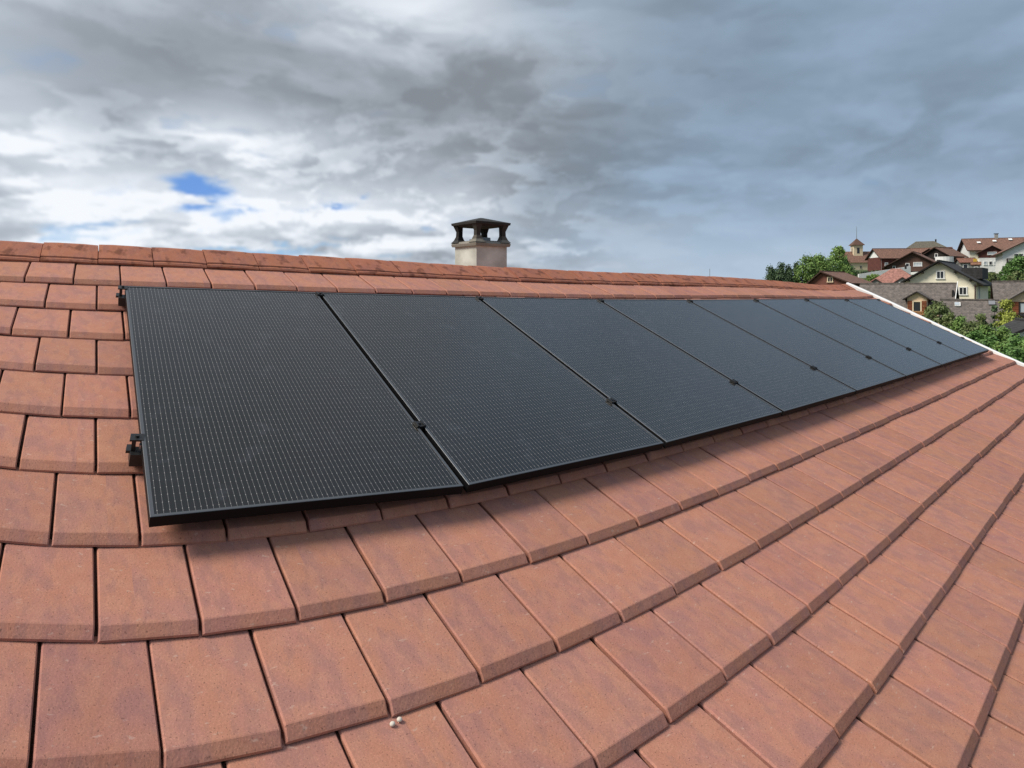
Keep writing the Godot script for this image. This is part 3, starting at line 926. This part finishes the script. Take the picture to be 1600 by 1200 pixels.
func village() -> void:
	var p: Vector3
	var h: Node3D
	# cream house
	p = spot(1479, 442, 96); p.y -= 5.6
	h = gable_house("cream_house", "cream rendered house with dark gable roof and two dark windows", p, facing(1479) - deg_to_rad(9), 11.0, 8.5, 5.6, deg_to_rad(33), 0.85, M.cream, M.roof_dark, true)
	window(h, Vector3(0.15, 6.65, 5.5), 0, 1.0, 1.15, M.white, M.pane)
	window(h, Vector3(2.75, 4.45, 5.5), 0, 1.0, 1.15, M.white, M.pane)
	window(h, Vector3(4.25, 4.3, 3.6), PI / 2, 1.3, 2.0, M.white, M.pane)
	for k in 5: part_box("rafter_end", h, Vector3([-3.6, -1.9, 0.0, 1.9, 3.6][k], 5.45 + (4.25 - absf([-3.6, -1.9, 0.0, 1.9, 3.6][k])) * 0.65, 5.85), Vector3(0.2, 0.24, 0.8), M.dark_wood)
	var pipe := MB.new()
	pipe.tube(Vector3(4.1, 5.35, 5.6), Vector3(4.1, -1, 5.6), 0.07, 0.07, 6)
	pipe.tube(Vector3(5.0, 5.2, 5.6), Vector3(4.1, 5.1, 5.6), 0.07, 0.07, 6)
	obj("downpipe", pipe, M.gutter, h)
	part_box("roof_dormer", h, Vector3(3.3, 6.9, -0.6), Vector3(2.4, 1.5, 5.6), M.roof_dark)
	# grey tiled house in front of it, with dormer
	p = spot(1417, 482, 80); p.y -= 3.2; p = away(p, 3.2)
	h = gable_house("grey_roofed_house", "grey tiled house with a peach dormer and red-brown shutters, left of the cream house", p, facing(1425) - deg_to_rad(8), 9.8, 6.6, 3.2, deg_to_rad(40), 0.35, M.peach, M.roof_grey)
	var o := dormer(h, Vector3(1.6, 2.35, 3.75), 0, 2.0, 2.1, 3.2, deg_to_rad(33), 0.45, M.peach, M.roof_grey)
	window(h, Vector3(1.6, 3.45, 3.75), 0, 0.95, 1.35, M.sand, M.pane, 0, M.shutter)
	balcony(h, Vector3(1.6, 2.3, 3.75), 0, 1.9, 0.55, 0.4, M.orange_wood)
	part_box("verge_board", h, Vector3(5.27, 4.75, 1.85), Vector3(0.07, 0.22, 5.0), M.white, Basis(Vector3.RIGHT, deg_to_rad(40)))
	part_box("gable_cladding", h, Vector3(4.93, 4.2, 0), Vector3(0.1, 2.4, 4.0), M.dark_wood)
	# low wing with skylight
	p = spot(1514, 508, 74); p.y -= 2.2; p = away(p, 2.4)
	h = gable_house("low_grey_house", "low long grey roof with one white skylight, below the cream house", p, facing(1512) + deg_to_rad(2), 5.0, 5.0, 2.4, deg_to_rad(43), 0.3, M.greywall, M.roof_grey)
	var sk := Basis(Vector3.RIGHT, deg_to_rad(43))
	part_box("skylight", h, Vector3(-1.1, 4.45, 0.75), Vector3(0.55, 0.1, 0.6), M.white, sk)
	part_box("skylight_pane", h, Vector3(-1.15, 4.50, 0.79), Vector3(0.42, 0.1, 0.44), M.pane_bright, sk)
	part_box("skylight", h, Vector3(2.1, 4.65, 0.55), Vector3(0.6, 0.1, 0.6), M.metal_grey, sk)
	# right house with dormer
	p = spot(1615, 502, 76); p.y -= 2.0; p = away(p, 3.4)
	h = gable_house("grey_house", "grey tiled house at the right edge with a wooden balcony under its dormer", p, facing(1595) + deg_to_rad(6), 7.4, 7.4, 3.0, deg_to_rad(42), 0.35, M.peach, M.roof_grey)
	dormer(h, Vector3(-1.2, 1.6, 3.95), 0, 2.6, 2.9, 3.6, deg_to_rad(36), 0.5, M.peach, M.roof_grey)
	window(h, Vector3(-1.2, 3.35, 3.95), 0, 1.25, 1.7, M.dark_wood, M.curtain, 1, M.shutter)
	balcony(h, Vector3(-1.1, 1.8, 3.95), 0, 2.4, 0.85, 0.7, M.dark_wood)
	window(h, Vector3(-1.2, 0.4, 4.0), 0, 1.2, 1.2, M.white, M.pane, 1, M.shutter)
	# white house low at the right edge
	p = spot(1606, 525, 52); p.y -= 2.6
	h = gable_house("white_house", "white walled house with dark roof edge, lowest at the right edge", p, facing(1600) + deg_to_rad(14), 5.0, 3.6, 2.6, deg_to_rad(28), 0.4, M.white, M.roof_dark, true)
	# salmon hip roof
	p = spot(1400, 443.5, 118); p.y -= 3.0; p = away(p, 2.0)
	h = base("salmon_roofed_house", p, facing(1400) + deg_to_rad(-6))
	tag(h, "house with salmon pink hipped roof and two small gabled dormers", "house")
	part_box("wall", h, Vector3(0, -0.5, 0), Vector3(7.6, 7.0, 6.2), M.greywall)
	hip_roof(h, 3.0, 8.6, 7.2, 1.4, 2.75, M.roof_salmon)
	dormer(h, Vector3(-2.75, 2.2, 3.45), 0, 1.9, 0.9, 2.5, deg_to_rad(35), 0.3, M.greywall, M.roof_salmon)
	window(h, Vector3(-2.75, 2.75, 3.47), 0, 0.9, 0.7, M.brown, M.pane)
	dormer(h, Vector3(1.35, 2.2, 3.45), 0, 2.3, 1.0, 2.5, deg_to_rad(35), 0.3, M.greywall, M.roof_salmon)
	window(h, Vector3(1.35, 2.85, 3.47), 0, 1.15, 0.95, M.white, M.pane)
	part_box("chimney_pot", h, Vector3(1.5, 6.0, 0), Vector3(0.3, 0.7, 0.3), M.soot)
	# red gabled house
	p = spot(1312, 443, 110); p.y -= 3.4
	h = gable_house("red_gabled_house", "house with brown roof and dark red gable just beyond the roof's end", p, facing(1312) - deg_to_rad(20), 9.0, 6.2, 3.4, deg_to_rad(29), 0.6, M.brick_red, M.roof_brown, true, null, -1.1)
	window(h, Vector3(0.2, 4.0, 4.5), 0, 0.9, 0.9, M.sand, M.pane)
	# brown chalet
	p = spot(1432, 425, 150); p.y -= 1.6; p = away(p, 4.0)
	h = gable_house("chalet", "brown timber chalet with white windows, balcony and white awning", p, facing(1432) - deg_to_rad(8), 10.0, 10.4, 2.9, deg_to_rad(30), 0.9, M.brown, M.roof_brown, true)
	window(h, Vector3(-1.05, 3.15, 5.0), 0, 0.8, 0.95, M.white, M.pane, 0)
	window(h, Vector3(0.95, 3.3, 5.0), 0, 1.7, 1.0, M.white, M.curtain, 2)
	window(h, Vector3(-3.7, 2.7, 5.0), 0, 0.6, 0.7, M.white, M.pane, 0)
	balcony(h, Vector3(1.5, 1.85, 5.0), 0, 7.4, 0.9, 1.1, M.brown)
	part_box("awning", h, Vector3(1.6, 1.35, 6.0), Vector3(6.2, 0.55, 2.0), M.white, Basis(Vector3(0, 0, 1), 0.06))
	window(h, Vector3(1.6, -0.3, 5.0), 0, 3.2, 1.6, M.metal_grey, M.pane, 2)
	# white terrace wall in front of the chalet
	var tw := MB.new()
	for k in 6:
		var a := spot(1342 + k * 13.5, 428.5 - k * 2.1, 139); var b := spot(1342 + (k + 1) * 13.5, 428.5 - (k + 1) * 2.1, 139)
		var lo := Vector3(0, -4.0, 0)
		var bk := Vector3(0, 0, -0.4)
		tw.quad(a, b, b + lo, a + lo, Vector3(0, 0, 1)); tw.quad(a, b, b + bk, a + bk, Vector3.UP); tw.quad(a + bk, b + bk, b + bk + lo, a + bk + lo, Vector3(0, 0, -1))
		if k == 0: tw.quad(a, a + bk, a + bk + lo, a + lo, Vector3(-1, 0, 0))
		if k == 5: tw.quad(b, b + bk, b + bk + lo, b + lo, Vector3(1, 0, 0))
	tag(obj("terrace_wall", tw, M.white), "long white sloping terrace wall below the brown chalet", "wall")
	# maroon house
	p = spot(1392, 416, 166); p.y -= 0.5; p = away(p, 4.0)
	h = gable_house("maroon_house", "maroon clad house with broad brown roof, left of the brown chalet", p, facing(1376) + deg_to_rad(25), 8.0, 7.2, 2.6, deg_to_rad(32), 0.6, M.white, M.roof_brown, false, M.white)
	part_box("cladding", h, Vector3(-4.05, 1.0, 0), Vector3(0.2, 3.6, 7.0), M.maroon)
	part_box("cladding", h, Vector3(-2.3, 1.0, 3.65), Vector3(3.4, 3.3, 0.2), M.maroon)
	window(h, Vector3(-2.9, 0.9, 3.76), 0, 0.8, 1.1, M.white, M.pane_bright, 0)
	balcony(h, Vector3(2.2, 0.2, 3.6), 0, 4.2, 0.9, 1.0, M.maroon)
	window(h, Vector3(2.2, 1.5, 3.6), 0, 1.6, 1.2, M.dark_wood, M.pane)
	# brown roofs behind the chalet
	p = spot(1440, 402, 182); p = away(p, 4.0)
	h = gable_house("brown_roofed_house", "long brown roof with a small dark dormer, behind the brown chalet", p, facing(1440) - deg_to_rad(10), 13.0, 8.0, 0.3, deg_to_rad(28), 0.7, M.brown, M.roof_brown)
	dormer(h, Vector3(2.4, 0.6, 3.3), 0, 2.6, 0.8, 3.0, deg_to_rad(32), 0.5, M.dark_wood, M.roof_brown)
	p = spot(1474, 402, 172); p = away(p, 3.0); p.y -= 1.0
	h = gable_house("dark_gabled_house", "dark brown gable with one white window beside the white turret", p, facing(1474) - deg_to_rad(25), 8.0, 6.4, 1.4, deg_to_rad(32), 0.7, M.dark_wood, M.roof_brown, true)
	window(h, Vector3(0.2, 1.5, 4.0), 0, 0.8, 1.0, M.white, M.pane, 0)
	p = spot(1484, 417, 160)
	h = base("white_turret", p)
	tag(h, "round white stair turret beside the dark gable above the cream house", "building")
	var tu := MB.new()
	tu.tube(Vector3(0, -5, -2), Vector3(0, 2.5, -2), 1.9, 1.9, 18)
	obj("wall", tu, M.white, h)
	# olive hipped roof, highest
	p = spot(1448, 388, 212)
	h = base("olive_roofed_building", p, facing(1448) + deg_to_rad(6))
	tag(h, "large olive-grey hipped roof, highest behind the chalet", "building")
	part_box("wall", h, Vector3(0, -3, -5), Vector3(10.6, 5.8, 9.6), M.sand)
	hip_roof(h, 0.0, 11.6, 10.6, 5.0, 2.55, M.roof_olive, Vector3(0, 0, -5))
	part_box("chimney_pot", h, Vector3(3.0, 2.6, -5), Vector3(0.4, 1.0, 0.4), M.soot)
	# church
	p = spot(1344, 424, 222); p.y -= 1.0
	h = base("church", p, facing(1340) + deg_to_rad(20))
	tag(h, "small sand coloured church with square bell tower and brown spire cap", "church")
	part_box("wall", h, Vector3(0.3, 0.0, -4), Vector3(9.0, 8.2, 8.0), M.sand)
	var rm := MB.new()
	rm.prism(PackedVector2Array([Vector2(-4.7, 3.9), Vector2(4.7, 3.9), Vector2(0, 7.8)]), -5.0, 5.0, Basis(Vector3.UP, PI / 2))
	var ro := obj("roof", rm, M.roof_brown, h)
	ro.position = Vector3(0.3, 0, -4)
	for k in 3: window(h, Vector3(-2.4 + k * 2.6, 2.4, 0.0), 0, 0.5, 0.9, M.greywall, M.pane, 0)
	for k in 3: window(h, Vector3(-2.4 + k * 2.6, -0.6, 0.0), 0, 0.5, 0.9, M.greywall, M.pane, 0)
	part_box("tower", h, Vector3(0.2, 6.0, -3.6), Vector3(2.9, 7.6, 2.9), M.sand)
	for k in 2:
		var bs := Basis(Vector3.UP, -PI / 2 * k)
		part_box("bell_opening", h, Vector3(0.2, 8.0, -3.6) + bs * Vector3(0, 0, 1.45), Vector3(0.8, 1.9, 0.06), M.pane, bs)
	var cap := MB.new()
	lathe4(cap, [[1.95, 1.95, 0.0], [1.9, 1.9, 0.15], [1.0, 1.0, 1.2], [0.1, 0.1, 2.3]])
	var co := obj("spire_cap", cap, M.roof_brown, h)
	co.position = Vector3(0.2, 9.8, -3.6)
	var mast := MB.new()
	mast.tube(Vector3(0.2, 12.0, -3.6), Vector3(0.2, 16.2, -3.6), 0.1, 0.05, 5)
	obj("mast", mast, M.metal_grey, h)
	# apartment blocks on the right
	p = spot(1553, 427, 172); p = away(p, 5.0)
	h = gable_house("apartment_block", "white and cream apartment block under a long brown roof", p, facing(1545) + deg_to_rad(13), 13.0, 11.0, 6.2, deg_to_rad(28), 0.8, M.white, M.roof_brown)
	part_box("cream_wall", h, Vector3(-5.4, 2.6, 5.52), Vector3(2.2, 7.0, 0.14), M.cream)
	dormer(h, Vector3(-2.0, 4.0, 6.3), 0, 5.4, 1.4, 4.6, deg_to_rad(30), 0.6, M.maroon, M.roof_brown)
	part_box("white_bay", h, Vector3(-2.0, -0.2, 5.9), Vector3(5.2, 8.4, 0.75), M.white)
	window(h, Vector3(-1.9, 5.1, 6.3), 0, 2.0, 0.8, M.white, M.pane_bright, 0)
	for k in 2: for j in 3: window(h, Vector3(-3.3 + j * 1.1, 2.6 - k * 2.6, 6.28), 0, 0.75, 1.0, M.white, M.pane_bright if j != 1 else M.pane, 0)
	balcony(h, Vector3(2.6, 1.4, 5.5), 0, 3.6, 1.0, 1.3, M.maroon)
	balcony(h, Vector3(2.6, -1.2, 5.5), 0, 3.6, 1.0, 1.3, M.maroon)
	window(h, Vector3(2.6, 2.8, 5.5), 0, 1.8, 1.6, M.dark_wood, M.pane)
	for k in 3: part_box("skylight", h, Vector3(-4.0 + k * 3.6, 8.2 + k * 0.35, 2.9 - k * 0.7), Vector3(0.8, 0.12, 0.8), M.white, Basis(Vector3.RIGHT, deg_to_rad(28)))
	small_chimney(h, Vector3(0.5, 9.6, 0), M.greywall)
	p = spot(1607, 424, 148); p = away(p, 5.0); p.y -= 0.6
	h = gable_house("apartment_building", "white apartment building with balconies behind the big tree at the right edge", p, facing(1590) + deg_to_rad(8), 11.0, 11.0, 4.9, deg_to_rad(29), 0.9, M.white, M.roof_brown, true)
	for j in 2: window(h, Vector3(-2.6 + j * 2.9, 4.1, 5.5), 0, 1.8 if j == 0 else 1.0, 1.1, M.white, M.pane, 1)
	balcony(h, Vector3(-2.6, 2.6, 5.5), 0, 4.4, 0.9, 1.2, M.dark_wood)
	part_box("awning", h, Vector3(-2.4, 1.9, 6.3), Vector3(4.2, 0.6, 1.6), M.white)
	window(h, Vector3(-2.8, 0.4, 5.5), 0, 1.8, 1.6, M.metal_grey, M.pane)
	# low houses between the turret and the apartments
	p = spot(1509, 415, 158); p = away(p, 3.0); p.y -= 0.6
	h = gable_house("small_brown_house", "small brown roofed house with a yellow patch of wall, between turret and apartments", p, facing(1507) + deg_to_rad(15), 3.2, 4.0, 1.3, deg_to_rad(26), 0.35, M.greywall, M.roof_red)
	part_box("yellow_panel", h, Vector3(1.3, 1.6, 2.2), Vector3(0.7, 1.3, 0.2), M.yellow)
	window(h, Vector3(-0.6, 0.4, 2.0), 0, 1.1, 1.2, M.white, M.pane, 0)
	p = spot(1525, 418, 150); p.y -= 1.0
	h = gable_house("garden_house", "tiny brown roofed garden house in front of the apartment block", p, facing(1521), 1.5, 1.7, 1.5, deg_to_rad(28), 0.25, M.greywall, M.roof_rust)
	window(h, Vector3(0, 0.7, 1.3), 0, 0.8, 0.9, M.white, M.pane, 0)
	# slim antenna beyond the ridge
	var an := MB.new()
	an.tube(spot(1109, 460, 90) - Vector3(0, 8, 0), spot(1109, 420, 90), 0.05, 0.03, 5)
	tag(obj("antenna_mast", an, M.metal_grey), "thin antenna mast rising behind the ridge tiles, right of the chimney", "antenna")

# ------------------------------------------------------------------ plants
func leaf(mb: MB, p: Vector3, out: Vector3, size: float, r: RandomNumberGenerator, col: Color) -> void:
	var d := Vector3(r.randf_range(-1, 1), r.randf_range(-1, 1), r.randf_range(-1, 1)).normalized()
	var nrm := (out * 0.9 + d * 0.8 + Vector3(0, 0.35, 0)).normalized()
	var x := nrm.cross(d if absf(nrm.dot(d)) < 0.95 else Vector3.RIGHT).normalized()
	var y := nrm.cross(x)
	var a := p - x * size; var b := p + x * size
	var c := p + y * size * r.randf_range(0.4, 0.75); var e := p - y * size * r.randf_range(0.4, 0.75)
	var k := mb.v.size()
	mb.tri(a, c, b, nrm, Vector2(), Vector2(), Vector2(), col)
	mb.tri(a, b, e, nrm, Vector2(), Vector2(), Vector2(), col)
	for i in range(k, mb.v.size()): mb.n[i] = nrm

func crown(r: RandomNumberGenerator, w: float, h: float, clumps: int, per: int, size: float, top_narrow := 0.55) -> MB:
	var mb := MB.new()
	for i in clumps:
		var a := r.randf() * TAU
		var f := pow(r.randf(), 0.8)
		var prof := sqrt(maxf(0.05, 1.0 - pow(absf(f - 0.38) / (0.64 if f > 0.38 else 0.46), 2.0))) * lerpf(1.0, top_narrow, maxf(0.0, f - 0.45) * 1.8)
		var rad := w * 0.5 * prof * sqrt(r.randf_range(0.12, 1.0))
		var c := Vector3(cos(a) * rad, f * h, sin(a) * rad)
		var cr := minf(w, h) * r.randf_range(0.09, 0.19)
		var tone := r.randf_range(0.72, 1.22)
		for j in per:
			var d := Vector3(r.randfn(), r.randfn() * 0.75, r.randfn()).normalized()
			var q := c + d * cr * pow(r.randf(), 0.4)
			var t := tone * r.randf_range(0.75, 1.3)
			leaf(mb, q, d, size * r.randf_range(0.6, 1.3), r, Color(t * r.randf_range(0.88, 1.15), t, t * r.randf_range(0.8, 1.1)))
	return mb

func tree(called: String, label: String, at: Vector3, w: float, h: float, trunk: float, m: Material, sd: int, clumps := 60, per := 34, size := 0.22, top := 0.55, group := "") -> Node3D:
	var r := RandomNumberGenerator.new(); r.seed = sd
	var node := base(called, at)
	tag(node, label, "tree" if called.ends_with("tree") or called == "conifer" else "shrub", group)
	var tm := MB.new()
	tm.tube(Vector3(0, -4.0, 0), Vector3(0, trunk + h * 0.45, 0), w * 0.045, w * 0.02, 8)
	for i in 6:
		var a := r.randf() * TAU
		var y := trunk + h * r.randf_range(0.05, 0.4)
		tm.tube(Vector3(0, y, 0), Vector3(cos(a) * w * 0.32, y + h * 0.28, sin(a) * w * 0.32), w * 0.018, w * 0.006, 5)
	obj("trunk", tm, M.bark, node)
	var c := obj("crown", crown(r, w, h, clumps, per, size, top), m, node)
	c.position.y = trunk
	return node

func conifer(called: String, label: String, at: Vector3, w: float, h: float, m: Material, sd: int, n := 1500, size := 0.2, group := "", droop := 0.25, full := 0.85) -> Node3D:
	var r := RandomNumberGenerator.new(); r.seed = sd
	var node := base(called, at)
	tag(node, label, "tree", group)
	var tm := MB.new()
	tm.tube(Vector3(0, -4.0, 0), Vector3(0, h * 0.97, 0), w * 0.05, 0.015, 7)
	obj("trunk", tm, M.bark, node)
	var mb := MB.new()
	var tiers := int(h / 0.42)
	for t in tiers:
		var f := (t + r.randf_range(0.0, 0.6)) / tiers
		var rad := w * 0.5 * pow(1.0 - f, full) * r.randf_range(0.8, 1.15) + 0.06
		var arms := 5 + int(rad * 4.0)
		for a in arms:
			var an := r.randf() * TAU
			var reach := rad * r.randf_range(0.65, 1.15)
			var k := maxi(3, int(float(n) / tiers / arms))
			var tone := r.randf_range(0.7, 1.25)
			for j in k:
				var q := pow(r.randf(), 0.7)
				var p := Vector3(cos(an) * reach * q, f * h - droop * reach * q + r.randfn() * 0.06 * w, sin(an) * reach * q) + Vector3(r.randfn(), 0, r.randfn()) * 0.05 * w
				var c := tone * r.randf_range(0.75, 1.3)
				leaf(mb, p, Vector3(cos(an), 0.4, sin(an)).normalized(), size * r.randf_range(0.6, 1.2), r, Color(c, c, c * 0.95))
	obj("crown", mb, m, node)
	return node

func plants() -> void:
	var p: Vector3
	# conifers and broad trees beyond the ridge, left of the church
	var con := [[1204, 419, 5.2], [1221, 414, 6.0], [1232, 417, 5.4], [1245, 413, 6.2], [1212, 424, 4.8]]
	var words := ["dark conifer at the left end of the tree line behind the ridge", "dark conifer with a bent tip, second in the tree line behind the ridge", "dark conifer between two taller ones behind the ridge", "tallest dark conifer, touching the light green trees", "short dark conifer low behind the ridge at the left of the tree line"]
	for i in con.size():
		p = spot(con[i][0], con[i][1], 118 + i * 2)
		var hh: float = con[i][2] + 4.0
		p.y -= hh
		conifer("conifer", words[i], p, 5.6, hh, M.leaf_dark, 900 + i, 4200, 0.19, "conifers behind the ridge", 0.05)
	var bro := [[1262, 403, 4.6, "mid green broad tree right of the dark conifers"], [1279, 401, 4.2, "light green broad tree in the middle of the tree line"], [1293, 409, 4.6, "low mid green tree behind the red gabled house"], [1309, 387, 4.0, "tall airy light green tree, highest of the tree line"], [1318, 404, 3.4, "narrow green tree just left of the church"]]
	for i in bro.size():
		var d := 122.0 + i * 3.0
		p = spot(bro[i][0], bro[i][1], d)
		var hh := 7.5 if i != 3 else 8.6
		p.y -= hh + 1.0
		tree("broad_tree", bro[i][3], p, bro[i][2] * 1.4, hh, 1.0, [M.leaf_mid, M.leaf_light, M.leaf_mid, M.leaf_light, M.leaf_deep][i], 920 + i, 130 if i != 3 else 85, 36, 0.2, 0.45)
	# terrace hedge by the church, shrubs on the slope
	hedge("hedge", "clipped dark green hedge above the white terrace wall", spot(1346, 424, 150), spot(1374, 422, 150), 1.4, 1.2, M.leaf_dark, 940, 0.16)
	p = spot(1339, 428, 146); p.y -= 1.0
	tree("round_shrub", "small round dark shrub at the left end of the hedge", p, 1.6, 1.5, 0.1, M.leaf_dark, 941, 26, 26, 0.12)
	p = spot(1364, 433, 126); p.y -= 1.6
	tree("slope_shrub", "light green shrub beside the salmon roof, below the terrace wall", p, 3.4, 2.0, 0.1, M.leaf_light, 942, 50, 30, 0.16)
	p = spot(1378, 435, 125); p.y -= 1.8
	tree("slope_shrub", "green shrub touching the left of the salmon roof", p, 2.6, 1.9, 0.1, M.leaf_mid, 943, 40, 30, 0.16)
	# big tree at the right edge
	p = spot(1592, 404, 112); p.y -= 4.9
	tree("leafy_tree", "big dark green tree at the right edge in front of the white apartments", p, 4.6, 4.6, 0.4, M.leaf_deep, 944, 95, 36, 0.19)
	p = spot(1574, 416, 114); p.y -= 3.0
	tree("leafy_tree", "smaller dark green tree left of the big tree at the right edge", p, 2.4, 2.8, 0.3, M.leaf_deep, 945, 50, 32, 0.17)
	p = spot(1548, 429, 118); p.y -= 1.7
	tree("pale_shrub", "pale green shrub behind the cream house's right corner", p, 2.8, 1.8, 0.1, M.leaf_olive, 946, 40, 30, 0.16)
	p = spot(1590, 426, 104); p.y -= 1.6
	tree("pale_shrub", "yellowish shrub under the big tree at the right edge", p, 3.0, 1.7, 0.1, M.leaf_olive, 957, 40, 30, 0.15)
	hedge("hedge", "bright green clipped hedge right of the cream house", spot(1541, 452, 100), spot(1556, 452, 100), 1.3, 1.0, M.leaf_mid, 947, 0.13)
	# shrubs below the grey roofs
	p = spot(1464, 479, 62); p.y -= 2.6
	tree("round_shrub", "large round olive shrub in front of the grey roofs", p, 3.0, 2.7, 0.1, M.leaf_olive, 948, 95, 36, 0.12)
	p = spot(1573, 471, 58); p.y -= 3.3
	conifer("yellow_conifer", "yellow-green conical conifer in front of the balcony", p, 2.3, 3.5, M.leaf_yellow, 949, 4200, 0.11, "", 0.1, 0.6)
	p = spot(1554, 475, 62); p.y -= 3.6
	conifer("cypress_tree", "slim dark cypress left of the yellow conifer", p, 1.0, 3.7, M.leaf_dark, 950, 1700, 0.11, "", -0.2)
	# bushes along the garden edge, lower right
	var bush := [[1500, 499, 50, 2.0, "leaf_mid", "green bush at the left of the garden bushes, beside the white verge"], [1516, 508, 48, 2.2, "leaf_olive", "olive bush in the middle of the garden bushes below the skylight"], [1531, 494, 53, 2.0, "leaf_olive", "grey-green bush under the low grey roof"], [1538, 512, 46, 2.4, "leaf_mid", "green bush behind the middle of the garden bushes"], [1562, 514, 46, 2.4, "leaf_mid", "green bush under the yellow conifer"], [1549, 530, 41, 2.4, "leaf_deep", "deep green bush close to the white verge"], [1575, 529, 40, 2.4, "leaf_mid", "leafy bush near the right edge in front of the white house"], [1594, 530, 38, 2.6, "leaf_deep", "deep green bush cut by the right edge"], [1586, 548, 34, 2.2, "leaf_deep", "nearest deep green bush, lowest at the right edge"], [1605, 540, 36, 2.2, "leaf_mid", "green bush half out of the picture at the right edge"], [1524, 519, 44, 1.9, "leaf_deep", "deep green bush low beside the white verge"], [1484, 494, 55, 1.8, "leaf_olive", "small olive bush right of the large round shrub"]]
	for i in bush.size():
		var b: Array = bush[i]
		p = spot(b[0], b[1], b[2])
		var hh := maxf(2.2, p.y - land(p.x, p.z) + 0.3)
		p.y -= hh
		tree("garden_bush", b[5], p, b[3], hh, 0.05, M[b[4]], 960 + i, int(26.0 * hh), 36, 0.095, 0.7, "bushes in the garden")

func hedge(called: String, label: String, a: Vector3, b: Vector3, h: float, w: float, m: Material, sd: int, size: float) -> void:
	var r := RandomNumberGenerator.new(); r.seed = sd
	var mb := MB.new()
	var along := b - a
	var side := along.cross(Vector3.UP).normalized()
	for i in int(along.length() * h * 130.0):
		var x := r.randf(); var y := r.randf(); var z := r.randf_range(-0.5, 0.5)
		var q := a + along * x + Vector3(0, -y * h, 0) + side * z * w
		var t := r.randf_range(0.65, 1.3)
		leaf(mb, q, (side * signf(z) * 0.6 + Vector3(0, 1.0 - y, 0)).normalized(), size * r.randf_range(0.6, 1.2), r, Color(t, t, t))
	mb.box(a + along * 0.5 - Vector3(0, h * 0.55 + 0.8, 0), Vector3(along.length() * 0.94, h * 0.8 + 1.6, w * 0.6), Basis(Vector3.UP, atan2(-along.z, along.x)), Color(0.5, 0.5, 0.5))
	tag(obj(called, mb, m), label, "hedge")

func pebbles() -> void:
	var k := 0
	for s in [[2.48, 1.07], [2.56, 1.055]]:
		var m := SphereMesh.new()
		m.radius = 0.007; m.height = 0.011; m.radial_segments = 10; m.rings = 6
		var o := put("pebble", m, M.pebble)
		o.position = S(s[0], s[1], 0.03)
		o.rotation = Vector3(0.2, k * 1.1, 0.1)
		tag(o, ["left of two tiny pale pebbles under a tile's lower edge", "right of two tiny pale pebbles under a tile's lower edge"][k], "pebble", "pebbles on the tiles")
		k += 1

# ------------------------------------------------------------------ scene
func _ready() -> void:
	var cam := Camera3D.new()
	cam.name = "camera"
	cam.position = Vector3(0, EYE, 0)
	cam.projection = Camera3D.PROJECTION_FRUSTUM
	cam.keep_aspect = Camera3D.KEEP_HEIGHT
	cam.near = 0.1
	cam.far = 3000.0
	cam.size = 0.1 * 1200.0 / FOCAL
	cam.frustum_offset = Vector2(0, -0.1 * (600.0 - 451.0) / FOCAL)
	add_child(cam)
	var env := Environment.new()
	env.background_mode = Environment.BG_SKY
	var sky := Sky.new()
	var pano := PanoramaSkyMaterial.new()
	pano.panorama = ImageTexture.create_from_image(sky_image(2048))
	sky.sky_material = pano
	env.sky = sky
	env.background_energy_multiplier = 0.48
	env.tonemap_mode = Environment.TONE_MAPPER_LINEAR
	env.tonemap_exposure = 2.65
	env.sdfgi_enabled = true
	env.ssao_enabled = true
	env.ssil_enabled = true
	var we := WorldEnvironment.new()
	we.name = "world"
	we.environment = env
	add_child(we)
	var sun := DirectionalLight3D.new()
	sun.name = "sun"
	sun.light_energy = 0.5
	sun.light_color = Color(1.0, 0.965, 0.91)
	sun.light_angular_distance = 22.0
	sun.shadow_enabled = true
	sun.look_at_from_position(Vector3(-6.2, 7.2, 1.4), Vector3.ZERO)
	add_child(sun)
	for r in ROOF: roof_c.append(Vector3(r[0], -r[1], -r[2]))
	roof_c[0].y += EYE
	make_materials()
	terrain()
	roof_building()
	panels()
	village()
	plants()
	pebbles()
